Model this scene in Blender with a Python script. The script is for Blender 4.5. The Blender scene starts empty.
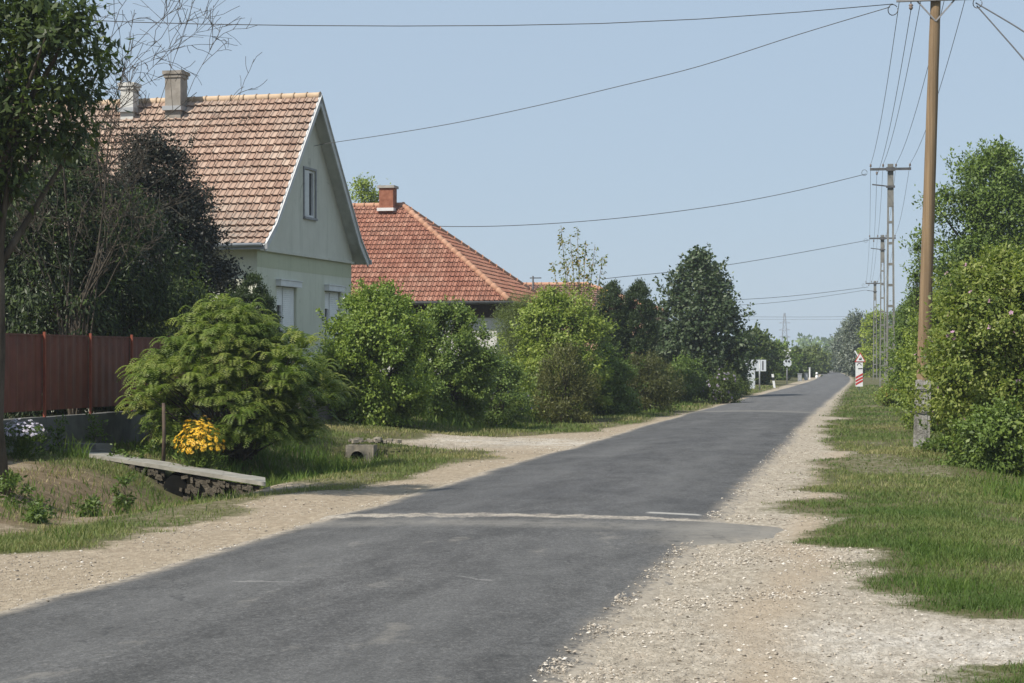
import bpy, math, random
import numpy as np
from mathutils import Vector, Matrix

random.seed(7)
sc = bpy.context.scene
COL = sc.collection
# ------------------------------------------------------------------ camera model
F, HZ, H = 1950.0, 359.0, 1.8
A = math.radians(10.6)
CA, SA = math.cos(A), math.sin(A)


def c2w(X, Y):
    return (X * CA - Y * SA, X * SA + Y * CA)


def at(px, py, Y):
    X = (px - 512.0) / F * Y
    x, y = c2w(X, Y)
    return Vector((x, y, H - (py - HZ) * Y / F))


def zat(py, Y):
    return H - (py - HZ) * Y / F


# ------------------------------------------------------------------ noise
def _hash(ix, iy, seed):
    ix = ix.astype(np.int64); iy = iy.astype(np.int64)
    h = (ix * 374761393 + iy * 668265263 + seed * 1442695041) & 0xFFFFFFFF
    h = ((h ^ (h >> 13)) * 1274126177) & 0xFFFFFFFF
    return ((h ^ (h >> 16)) & 0xFFFF) / 65535.0


def vn(x, y, s, seed=0):
    x = np.asarray(x, float) / s; y = np.asarray(y, float) / s
    ix = np.floor(x); iy = np.floor(y)
    fx = x - ix; fy = y - iy
    fx = fx * fx * (3 - 2 * fx); fy = fy * fy * (3 - 2 * fy)
    a = _hash(ix, iy, seed); b = _hash(ix + 1, iy, seed)
    c = _hash(ix, iy + 1, seed); d = _hash(ix + 1, iy + 1, seed)
    return (a * (1 - fx) + b * fx) * (1 - fy) + (c * (1 - fx) + d * fx) * fy


def ss(a, b, x):
    t = np.clip((np.asarray(x, float) - a) / (b - a), 0, 1)
    return t * t * (3 - 2 * t)


# ------------------------------------------------------------------ lie of the land (x across the road, y along it)
def bend(y):
    y = np.asarray(y, float)
    t = np.clip(y - 140, 0, 160)
    return -0.0002 * t * t - 0.064 * np.clip(y - 300, 0, None)


RL = ([-40, 20, 60, 90, 125, 170, 240, 400, 1200], [-6.1, -6.1, -6.15, -5.9, -5.5, -5.2, -4.8, -4.8, -4.8])
RR = ([-40, 20, 60, 125, 400, 1200], [-1.72, -1.74, -1.95, -2.0, -2.0, -2.0])


def road_l(y): return np.interp(y, *RL) + bend(y)
def road_r(y): return np.interp(y, *RR) + bend(y)


def ditch(y):
    y = np.asarray(y, float)
    d = 0.40 * ss(17, 25, y) * (1 - ss(36.6, 37.4, y))
    d2 = 0.22 * ss(46, 49, y) * (1 - ss(62, 72, y))
    return d + d2


def G(x, y):
    x = np.asarray(x, float); y = np.asarray(y, float)
    xs = x - bend(y)
    far = 1 - ss(80, 200, y)
    z = 0.36 * ss(-8.2, -13.0, xs) * (0.35 + 0.65 * far)
    z = z + 0.22 * ss(-8.3, -10.6, xs) * (1 - ss(21, 25.5, y)) * ss(-13.5, -11, xs)
    z = z - ditch(y) * np.exp(-((xs + 9.75) / 0.95) ** 2)
    z = z - 0.30 * ss(1.0, 3.6, xs) * ss(12, 20, y)
    off = np.maximum(ss(-6.3, -7.6, xs), ss(-1.5, 0.0, xs))
    z = z + off * ((vn(x, y, 1.7, 3) - .5) * 0.10 + (vn(x, y, .5, 4) - .5) * 0.035)
    sh = np.maximum(ss(-6.0, -6.4, xs), ss(-1.95, -1.6, xs)) * (1 - off)
    z = z - sh * 0.012 + sh * (vn(x, y, .45, 14) - .5) * 0.03
    return z


def gz(x, y): return float(G(x, y))


XL = ([0, 15, 16.4, 17.2, 19, 20.5, 24, 28, 35, 37.5, 39, 43.5, 45.5, 48, 55, 62, 70, 1200],
      [-9.3, -8.7, -7.7, -6.85, -7.2, -7.55, -7.4, -7.0, -6.8, -7.1, -9.8, -9.8, -7.3, -6.9, -6.5, -6.4, -6.1, -6.1])
XR = ([0, 9.5, 10.4, 11.2, 11.85, 12.15, 13.7, 14.0, 14.5, 16.2, 18.5, 20.7, 27.9, 35.6, 36.2, 38, 38.8, 50, 58, 60, 62, 70, 120, 1200],
      [-.6, -.4, -.2, -.1, .1, 9, 9, .6, .05, -.35, -.50, -.80, -1.15, -1.2, -.6, -.65, -1.25, -1.55, -1.6, -.9, -1.65, -1.75, -1.95, -1.95])


def sand_mask(x, y):
    """1 = bare sand or gravel, 0 = turf"""
    x = np.asarray(x, float); y = np.asarray(y, float)
    b = bend(y)
    xl = np.minimum(np.interp(y, *XL) + b, road_l(y) - .05)
    xr = np.maximum(np.interp(y, *XR) + b, road_r(y) + .05)
    j = (vn(x, y, 1.3, 21) - .5) * 0.9 + (vn(x, y, .35, 22) - .5) * 0.45
    j2 = j * np.clip(1 - y / 120, .25, 1)
    d = np.minimum(x - xl, xr - x) + j2
    m = ss(-.75, .30, d)
    # worn bare patches in the verge
    w = ss(.70, .80, vn(x * 1.0, y * .45, 1.6, 31)) * ((x < -6.3) | (x > -1.8)) * .46
    w = w * np.where((x > 1.2) | (x < -8.6), 0.45, 1)
    foot = np.exp(-(((x + 8.3) / .7) ** 2 + ((y - 26.6) / .9) ** 2))
    bank = (.15 + .42 * ss(.40, .62, vn(x, y, 1.1, 33))) * ss(-8.3, -8.9, x) * (x > -12.4) * (y < 26.5)
    return np.clip(np.maximum.reduce([m, w, foot, bank]), 0, 1)


# ------------------------------------------------------------------ node helpers and materials
class NT:
    def __init__(s, mat):
        s.t = mat.node_tree; s.t.nodes.clear()

    def n(s, typ, inputs=None, **kw):
        nd = s.t.nodes.new(typ)
        for k, v in kw.items(): setattr(nd, k, v)
        for k, v in (inputs or {}).items():
            if hasattr(v, 'is_output'): s.t.links.new(v, nd.inputs[k])
            else: nd.inputs[k].default_value = v
        return nd

    def noise(s, vec, scale, detail=4, rough=.6, dist=0):
        return s.n('ShaderNodeTexNoise', {'Vector': vec, 'Scale': scale, 'Detail': detail, 'Roughness': rough, 'Distortion': dist}).outputs[0]

    def ramp(s, fac, stops, interp='LINEAR'):
        r = s.n('ShaderNodeValToRGB', {0: fac}); cr = r.color_ramp; cr.interpolation = interp
        while len(cr.elements) < len(stops): cr.elements.new(.5)
        for e, (p, c) in zip(cr.elements, stops):
            e.position = p; e.color = (c, c, c, 1) if isinstance(c, (int, float)) else (*c, 1)
        return r.outputs[0]

    def mix(s, fac, a, b, mode='MIX'):
        m = s.n('ShaderNodeMix', data_type='RGBA', blend_type=mode)
        for k, v in ((0, fac), (6, a), (7, b)):
            if hasattr(v, 'is_output'): s.t.links.new(v, m.inputs[k])
            else: m.inputs[k].default_value = v if not isinstance(v, tuple) else (*v[:3], 1)
        return m.outputs[2]

    def math(s, op, a, b=0.0, c=None):
        m = s.n('ShaderNodeMath', operation=op)
        for k, v in ((0, a), (1, b), (2, c)):
            if v is None: continue
            if hasattr(v, 'is_output'): s.t.links.new(v, m.inputs[k])
            else: m.inputs[k].default_value = v
        return m.outputs[0]

    def bump(s, h, strength, dist):
        return s.n('ShaderNodeBump', {'Height': h, 'Strength': strength, 'Distance': dist}).outputs[0]

    def out(s, sh, vol=False):
        o = s.n('ShaderNodeOutputMaterial'); s.t.links.new(sh, o.inputs[1 if vol else 0])


def newmat(name):
    m = bpy.data.materials.new(name); m.use_nodes = True
    return m, NT(m)


def mat_rough(name, c1, c2, scale=6, rough=.85, bump=.2, bdist=.01, spec=.3, metal=0, stretch=(1, 1, 1), detail=5, c3=None):
    m, t = newmat(name)
    co = t.n('ShaderNodeTexCoord').outputs['Object']
    mp = t.n('ShaderNodeMapping', {'Vector': co, 'Scale': stretch}).outputs[0]
    n1 = t.noise(mp, scale, detail)
    st = [(.3, c1), (.7, c2)] if c3 is None else [(.25, c1), (.5, c2), (.78, c3)]
    col = t.ramp(n1, st)
    n2 = t.noise(mp, scale * 5, 4)
    p = t.n('ShaderNodeBsdfPrincipled', {'Base Color': col, 'Roughness': rough, 'Specular IOR Level': spec, 'Metallic': metal,
                                         'Normal': t.bump(n2, bump, bdist)})
    t.out(p.outputs[0]); return m


def mat_leaf(name, c1, c2, c3, trans=.35, rough=.5, spec=.35, tcol=None):
    m, t = newmat(name)
    at_ = t.n('ShaderNodeAttribute', attribute_name='tone').outputs['Fac']
    col = t.ramp(at_, [(0.05, c1), (.5, c2), (.95, c3)])
    p = t.n('ShaderNodeBsdfPrincipled', {'Base Color': col, 'Roughness': rough, 'Specular IOR Level': spec})
    tc = t.mix(1.0, col, tcol or (1.5, 1.6, .7), 'MULTIPLY')
    tr = t.n('ShaderNodeBsdfTranslucent', {'Color': tc})
    mx = t.n('ShaderNodeMixShader', {0: trans, 1: p.outputs[0], 2: tr.outputs[0]})
    t.out(mx.outputs[0]); return m


def mat_tile(name, c1, c2, c3, lichen, lamt=.5, lscale=.55):
    m, t = newmat(name)
    co = t.n('ShaderNodeTexCoord').outputs['Object']
    tone = t.n('ShaderNodeAttribute', attribute_name='tone').outputs['Fac']
    col = t.ramp(tone, [(0.03, c1), (.5, c2), (.97, c3)])
    big = t.ramp(t.noise(co, lscale, 5, .62), [(.42, 0.0), (.66, 1.0)])
    fine = t.ramp(t.noise(co, 9, 4), [(.35, .15), (.65, 1.0)])
    f = t.math('MULTIPLY', t.math('MULTIPLY', big, fine), lamt)
    col = t.mix(f, col, lichen)
    p = t.n('ShaderNodeBsdfPrincipled', {'Base Color': col, 'Roughness': .85, 'Specular IOR Level': .25,
                                         'Normal': t.bump(t.noise(co, 40, 3), .25, .01)})
    t.out(p.outputs[0]); return m


M = {}
M['bark'] = mat_rough('bark', (.05, .04, .03), (.13, .11, .085), 9, .95, .7, .03, .1, stretch=(1, 1, .25))
M['bark_grey'] = mat_rough('bark_grey', (.11, .10, .085), (.24, .22, .19), 9, .95, .6, .02, .1, stretch=(1, 1, .3))
M['twig'] = mat_rough('twig', (.050, .042, .033), (.105, .09, .072), 7, .95, .3, .01, .1)
M['plaster'] = mat_rough('plaster', (.49, .49, .405), (.56, .56, .475), .8, .92, .25, .008, .2, detail=8)
M['plaster_low'] = mat_rough('plaster_low', (.49, .51, .39), (.56, .575, .455), .8, .92, .25, .008, .2, detail=8)
def mat_plaster(name, c1, c2, dirt):
    m, t = newmat(name)
    co = t.n('ShaderNodeTexCoord').outputs['Object']
    col = t.ramp(t.noise(co, .7, 7, .65), [(.3, c1), (.7, c2)])
    stv = t.noise(t.n('ShaderNodeMapping', {'Vector': co, 'Scale': (2.2, 2.2, .22)}).outputs[0], 1.6, 6, .7)
    col = t.mix(t.ramp(stv, [(.52, 0.0), (.74, .5)]), col, dirt)
    col = t.mix(t.ramp(t.noise(co, 2.6, 6, .75), [(.58, 0.0), (.72, .35)]), col, dirt)
    v = t.n('ShaderNodeTexVoronoi', {'Vector': t.mix(.25, co, t.n('ShaderNodeTexNoise', {'Vector': co, 'Scale': 1.5}).outputs[1]), 'Scale': .7}, feature='DISTANCE_TO_EDGE')
    ck = t.math('MULTIPLY', t.ramp(v.outputs['Distance'], [(.0, .55), (.006, 0.0)]), t.ramp(t.noise(co, .45, 2), [(.5, 0.0), (.58, 1.0)]))
    col = t.mix(ck, col, (.16, .165, .14))
    p = t.n('ShaderNodeBsdfPrincipled', {'Base Color': col, 'Roughness': .93, 'Specular IOR Level': .15, 'Normal': t.bump(t.noise(co, 14, 6, .7), .3, .012)})
    t.out(p.outputs[0]); return m


M['plaster'] = mat_plaster('plaster', (.53, .52, .45), (.62, .61, .535), (.36, .365, .30))
M['plaster_low'] = mat_plaster('plaster_low', (.545, .55, .45), (.63, .635, .525), (.36, .375, .28))
M['band'] = mat_plaster('band', (.44, .455, .325), (.51, .52, .385), (.33, .34, .24))
M['white'] = mat_rough('white', (.60, .60, .60), (.74, .74, .73), 3, .6, .1, .005, .35)
M['board'] = mat_rough('board', (.46, .465, .465), (.60, .60, .595), 3, .7, .15, .005, .3)
M['shutter'] = mat_rough('shutter', (.74, .74, .72), (.83, .83, .81), 3, .55, .1, .004, .35)
M['soffit'] = mat_rough('soffit', (.42, .43, .40), (.58, .59, .56), 3, .8, .2, .006, .2, stretch=(1, 1, .3))
M['house_white'] = mat_rough('house_white', (.50, .49, .46), (.62, .61, .58), 1.2, .9, .2, .006, .2)
M['pinkwall'] = mat_rough('pinkwall', (.45, .27, .19), (.55, .35, .25), 1.5, .9, .2, .006, .2)
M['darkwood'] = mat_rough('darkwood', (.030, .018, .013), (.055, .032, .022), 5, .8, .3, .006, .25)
M['gutter'] = mat_rough('gutter', (.30, .31, .32), (.42, .43, .44), 4, .5, .1, .004, .45, metal=.3)
M['gutter_dark'] = mat_rough('gutter_dark', (.07, .07, .07), (.12, .115, .11), 4, .55, .1, .004, .4)
M['concrete'] = mat_rough('concrete', (.27, .26, .235), (.40, .385, .35), 3.5, .92, .4, .01, .2, detail=8)
M['slab'] = mat_rough('slab', (.20, .19, .165), (.33, .315, .275), 4, .95, .5, .015, .15, detail=8)
M['headwall'] = mat_rough('headwall', (.20, .175, .135), (.36, .32, .26), 4, .95, .6, .02, .15, detail=8)
M['concrete_dark'] = mat_rough('concrete_dark', (.085, .085, .078), (.17, .165, .15), 2.5, .95, .5, .012, .15, detail=8)
M['concrete_pole'] = mat_rough('concrete_pole', (.13, .128, .118), (.23, .225, .205), 3.5, .92, .3, .01, .2, detail=8)
M['stub'] = mat_rough('stub', (.055, .052, .045), (.26, .25, .225), 7, .95, .8, .03, .1, detail=8, c3=(.50, .49, .46))
M['rubble'] = mat_rough('rubble', (.05, .044, .034), (.15, .13, .10), 6, .95, .9, .05, .1, detail=8)
M['chim_grey'] = mat_rough('chim_grey', (.20, .18, .155), (.33, .30, .265), 3, .95, .5, .02, .15, detail=8)
M['brick'] = mat_rough('brick', (.20, .075, .045), (.34, .15, .095), 6, .95, .5, .02, .15, detail=8)
M['tan'] = mat_rough('tan', (.42, .31, .21), (.56, .43, .31), 2.5, .9, .3, .01, .2)
M['tan_red'] = mat_rough('tan_red', (.36, .19, .12), (.48, .28, .19), 2.5, .9, .3, .01, .2)
M['fence'] = mat_rough('fence', (.11, .031, .021), (.175, .055, .037), 3, .55, .1, .004, .35)
M['fencepost'] = mat_rough('fencepost', (.19, .045, .025), (.28, .075, .04), 6, .6, .2, .005, .35)
M['wood'] = mat_rough('wood', (.135, .092, .054), (.29, .205, .122), 5, .85, .5, .012, .2, stretch=(5, 5, .10), detail=8)
M['steel_dark'] = mat_rough('steel_dark', (.05, .05, .055), (.10, .10, .10), 8, .6, .2, .004, .4)
M['steel'] = mat_rough('steel', (.30, .31, .32), (.42, .43, .44), 8, .5, .15, .004, .45, metal=.3)
M['steel_grey'] = mat_rough('steel_grey', (.18, .18, .19), (.28, .28, .29), 8, .6, .15, .004, .4)
M['wire'] = mat_rough('wire', (.10, .10, .105), (.17, .17, .175), 8, .6, 0, .004, .3)
M['cable'] = mat_rough('cable', (.07, .07, .07), (.11, .11, .11), 8, .6, 0, .004, .3)
M['black'] = mat_rough('black', (.012, .012, .012), (.025, .025, .025), 8, .6, 0, .004, .3)
M['red'] = mat_rough('red', (.42, .03, .025), (.52, .05, .04), 8, .5, 0, .004, .4)
M['signwhite'] = mat_rough('signwhite', (.68, .68, .68), (.78, .78, .78), 8, .5, 0, .004, .4)
M['signpale'] = mat_rough('signpale', (.50, .54, .58), (.60, .63, .66), 5, .6, 0, .004, .3)
M['porcelain'] = mat_rough('porcelain', (.14, .10, .08), (.22, .17, .14), 8, .3, 0, .004, .5)
M['hole'] = mat_rough('hole', (.01, .01, .009), (.02, .019, .017), 8, .95, .2, .01, .05)
M['iron'] = mat_rough('iron', (.06, .045, .035), (.12, .085, .06), 12, .8, .3, .005, .3)
_m, _t = newmat('glass')
_t.out(_t.n('ShaderNodeBsdfPrincipled', {'Base Color': (.018, .02, .022, 1), 'Roughness': .08, 'Specular IOR Level': .6}).outputs[0])
M['glass'] = _m

# foliage palettes
L = lambda k, *a, **kw: M.__setitem__(k, mat_leaf(k, *a, **kw))
L('lf_walnut', (0.026, 0.041, 0.011), (0.047, 0.074, 0.019), (0.102, 0.136, 0.031), trans=.3)
L('lf_plum', (.011, .013, .009), (.018, .021, .013), (.032, .034, .02), trans=.1)
L('lf_droop', (.014, .024, .008), (.029, .047, .013), (.11, .16, .04), trans=.22)  # leaf colours set darker to stand in for the shade over this tree
L('lf_hib', (0.088, 0.142, 0.022), (0.161, 0.232, 0.038), (0.289, 0.357, 0.072), trans=.28)
L('lf_hib2', (0.070, 0.116, 0.024), (0.126, 0.186, 0.038), (0.229, 0.290, 0.068), trans=.26)
L('lf_olive', (0.069, 0.095, 0.027), (0.121, 0.154, 0.044), (0.195, 0.231, 0.063), trans=.3)
L('lf_yellow', (0.108, 0.154, 0.028), (0.189, 0.252, 0.044), (0.323, 0.368, 0.080), trans=.28)
L('lf_pear', (0.094, 0.120, 0.025), (0.172, 0.202, 0.048), (0.429, 0.257, 0.063), trans=.26)
L('lf_brown', (0.053, 0.062, 0.019), (0.096, 0.104, 0.030), (0.167, 0.166, 0.050), trans=.25)
L('lf_dark', (0.042, 0.062, 0.015), (0.070, 0.101, 0.022), (0.131, 0.170, 0.036), trans=.3)
L('lf_thuja', (.024, .045, .016), (.045, .072, .024), (.075, .10, .034), trans=.2)
L('lf_linden', (.030, .050, .018), (.054, .086, .030), (.21, .245, .15), trans=.22)
L('lf_sumac', (.066, .112, .018), (.130, .185, .030), (.26, .285, .07), trans=.34)
L('lf_right', (.072, .116, .020), (.172, .218, .042), (.31, .34, .10), trans=.36)
L('lf_silver', (.085, .11, .075), (.135, .16, .12), (.23, .25, .20), trans=.2)
L('lf_lime', (0.137, 0.197, 0.019), (0.244, 0.308, 0.032), (0.390, 0.427, 0.063), trans=.32)
L('lf_mid', (0.061, 0.099, 0.022), (0.108, 0.163, 0.034), (0.189, 0.257, 0.050), trans=.25)
L('lf_weed', (.050, .092, .016), (.085, .135, .024), (.13, .18, .04), trans=.28)
L('grassleaf', (.078, .128, .030), (.158, .188, .062), (.34, .29, .15), trans=.25, rough=.6, spec=.2)
L('grassgreen', (.060, .112, .020), (.112, .168, .034), (.19, .22, .065), trans=.28, rough=.6, spec=.2)
L('fl_white', (.72, .70, .74), (.80, .79, .80), (.85, .84, .83), trans=.3, tcol=(1, 1, 1))
L('fl_pink', (.42, .22, .36), (.52, .30, .44), (.60, .40, .50), trans=.3, tcol=(1, 1, 1))
L('fl_lilac', (.20, .16, .24), (.30, .25, .35), (.38, .33, .42), trans=.25, tcol=(1, 1, 1))
L('fl_yellow', (.66, .34, .015), (.80, .48, .025), (.86, .58, .06), trans=.25, tcol=(1, 1, 1))
L('fl_brownheart', (.03, .015, .01), (.05, .025, .012), (.07, .035, .02), trans=.05)
L('fl_phlox', (.52, .46, .58), (.66, .61, .70), (.78, .74, .80), trans=.3, tcol=(1, 1, 1))
L('fl_red', (.35, .06, .03), (.48, .11, .05), (.5, .2, .1), trans=.25, tcol=(1, 1, 1))


# ------------------------------------------------------------------ object helpers
ORI = {}


def tag(o, label=None, cat=None, group=None, kind=None):
    if label: o['label'] = label
    if cat: o['category'] = cat
    if group: o['group'] = group
    if kind: o['kind'] = kind
    return o


def root(name, loc, label, cat, group=None):
    o = bpy.data.objects.new(name, None); COL.objects.link(o)
    o.location = loc; o.empty_display_size = .2
    ORI[o.name] = Vector(loc)
    return tag(o, label, cat, group)


def link(name, me, mat, parent=None):
    me.materials.append(mat)
    o = bpy.data.objects.new(name, me); COL.objects.link(o)
    if parent is not None:
        o.parent = parent; ORI[o.name] = ORI[parent.name]
    else:
        ORI[o.name] = Vector((0, 0, 0))
    return o


class MB:
    """collects polygons in world coordinates; build() links them as ONE mesh object"""
    def __init__(s):
        s.v = []; s.f = []; s.tone = []; s.smooth = []

    def poly(s, pts, tone=.5, smooth=False):
        i = len(s.v); s.v.extend([tuple(p) for p in pts])
        s.f.append(tuple(range(i, i + len(pts)))); s.tone.append(tone); s.smooth.append(smooth)

    def hexa(s, p):
        i = len(s.v); s.v.extend([tuple(q) for q in p])
        for q in ((3, 2, 1, 0), (4, 5, 6, 7), (0, 1, 5, 4), (1, 2, 6, 5), (2, 3, 7, 6), (3, 0, 4, 7)):
            s.f.append(tuple(i + k for k in q)); s.tone.append(.5); s.smooth.append(False)

    def box(s, c, dx, dy, dz, ex=(1, 0, 0), ey=(0, 1, 0), ez=(0, 0, 1)):
        c = Vector(c); ex = Vector(ex) * dx / 2; ey = Vector(ey) * dy / 2; ez = Vector(ez) * dz / 2
        s.hexa([c - ex - ey - ez, c + ex - ey - ez, c + ex + ey - ez, c - ex + ey - ez,
                c - ex - ey + ez, c + ex - ey + ez, c + ex + ey + ez, c - ex + ey + ez])

    def bar(s, a, b, w, h, up=(0, 0, 1)):
        a = Vector(a); b = Vector(b); d = (b - a); l = d.length; d.normalize()
        u = Vector(up); sd = d.cross(u)
        if sd.length < 1e-4: sd = d.cross(Vector((1, 0, 0)))
        sd.normalize(); u = sd.cross(d)
        s.box((a + b) / 2, l, w, h, d, sd, u)

    def tube(s, pts, radii, n=6, caps=True, smooth=True, tone=.5):
        pts = [Vector(p) for p in pts]
        if isinstance(radii, (int, float)): radii = [radii] * len(pts)
        base = len(s.v); prev = None
        for k, p in enumerate(pts):
            d = (pts[min(k + 1, len(pts) - 1)] - pts[max(k - 1, 0)])
            if d.length < 1e-9: d = Vector((0, 0, 1))
            d.normalize()
            if prev is None:
                a = d.orthogonal().normalized()
            else:
                a = (prev - d * prev.dot(d))
                a = a.normalized() if a.length > 1e-6 else d.orthogonal().normalized()
            prev = a; b = d.cross(a)
            for j in range(n):
                t = 2 * math.pi * j / n
                s.v.append(tuple(p + (a * math.cos(t) + b * math.sin(t)) * radii[k]))
        for k in range(len(pts) - 1):
            for j in range(n):
                q = base + k * n
                s.f.append((q + j, q + (j + 1) % n, q + n + (j + 1) % n, q + n + j)); s.tone.append(tone); s.smooth.append(smooth)
        if caps:
            s.f.append(tuple(base + j for j in reversed(range(n)))); s.tone.append(tone); s.smooth.append(False)
            e = base + (len(pts) - 1) * n
            s.f.append(tuple(e + j for j in range(n))); s.tone.append(tone); s.smooth.append(False)

    def build(s, name, mat, parent=None, loc=None):
        me = bpy.data.meshes.new(name)
        o = ORI[parent.name] if parent is not None else Vector(loc or (0, 0, 0))
        me.from_pydata([(v[0] - o.x, v[1] - o.y, v[2] - o.z) for v in s.v], [], s.f)
        me.polygons.foreach_set('use_smooth', s.smooth)
        at_ = me.attributes.new('tone', 'FLOAT', 'FACE'); at_.data.foreach_set('value', s.tone)
        me.update()
        ob = link(name, me, mat, parent)
        if parent is None and loc is not None:
            ob.location = loc; ORI[ob.name] = Vector(loc)
        return ob


def np_mesh(name, V, nper, tone, mat, parent=None, loc=None):
    """V: (N*nper,3) world coordinates; faces are consecutive runs of nper vertices"""
    o = ORI[parent.name] if parent is not None else Vector(loc or (0, 0, 0))
    V = np.asarray(V, np.float32) - np.array(o, np.float32)
    n = len(V) // nper
    me = bpy.data.meshes.new(name)
    me.vertices.add(len(V)); me.vertices.foreach_set('co', V.ravel())
    me.loops.add(n * nper); me.loops.foreach_set('vertex_index', np.arange(n * nper, dtype=np.int32))
    me.polygons.add(n); me.polygons.foreach_set('loop_start', np.arange(0, n * nper, nper, dtype=np.int32))
    me.update(calc_edges=True)
    at_ = me.attributes.new('tone', 'FLOAT', 'FACE'); at_.data.foreach_set('value', np.asarray(tone, np.float32))
    ob = link(name, me, mat, parent)
    if parent is None and loc is not None: ob.location = loc; ORI[ob.name] = Vector(loc)
    return ob


def norm(a): return a / np.maximum(np.linalg.norm(a, axis=1, keepdims=True), 1e-9)


def leaf_quads(P, D, N, Ln, W, fold=.12):
    D = norm(D); S = norm(np.cross(D, N)); N = np.cross(S, D)
    Ln = np.asarray(Ln)[:, None]; W = np.asarray(W)[:, None]
    a = P; b = P + D * Ln * .45 + S * W * .5 - N * Ln * fold
    c = P + D * Ln; d = P + D * Ln * .45 - S * W * .5 - N * Ln * fold
    return np.stack([a, b, c, d], 1).reshape(-1, 3)


def shape_pts(rng, base, Hh, R, shape, n, inner=.55, lob=.18, lean=(0, 0), zmin=0):
    """points in an uneven crown envelope; shape = [(height fraction, radius fraction)]"""
    hs = [s_[0] for s_ in shape]; rs = [s_[1] for s_ in shape]
    ph = rng.uniform(0, 6.28, 6)
    out = []
    got = 0
    while got < n:
        m = n * 2
        h = rng.uniform(zmin, 1, m); th = rng.uniform(0, 2 * np.pi, m)
        r = np.interp(h, hs, rs)
        keep = rng.uniform(0, 1, m) < (r / max(rs)) * .85 + .15 * (r > 0.02)
        rr = r * R * (1 + lob * (np.sin(3 * th + ph[0] + 4 * h) + .7 * np.sin(5 * th + ph[1] - 7 * h) + .5 * np.sin(2 * th + ph[2] + 11 * h)))
        q = 1 - inner * rng.uniform(0, 1, m) ** 1.7
        x = base[0] + rr * q * np.cos(th) + lean[0] * h; y = base[1] + rr * q * np.sin(th) + lean[1] * h
        z = base[2] + h * Hh
        p = np.stack([x, y, z], 1)[keep]
        out.append(p); got += len(p)
    return np.concatenate(out)[:n]


def limb_path(rng, p0, p1, sag=0.0, k=6):
    p0 = np.array(p0); p1 = np.array(p1); l = np.linalg.norm(p1 - p0)
    pts = []
    mid = p0 * .5 + p1 * .5 + np.array([0, 0, l * .12]) + rng.normal(0, l * .06, 3)
    for i in range(k):
        t = i / (k - 1)
        pts.append(p0 * (1 - t) ** 2 + 2 * mid * t * (1 - t) + p1 * t * t)
    return pts


DEN = 1.8


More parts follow.
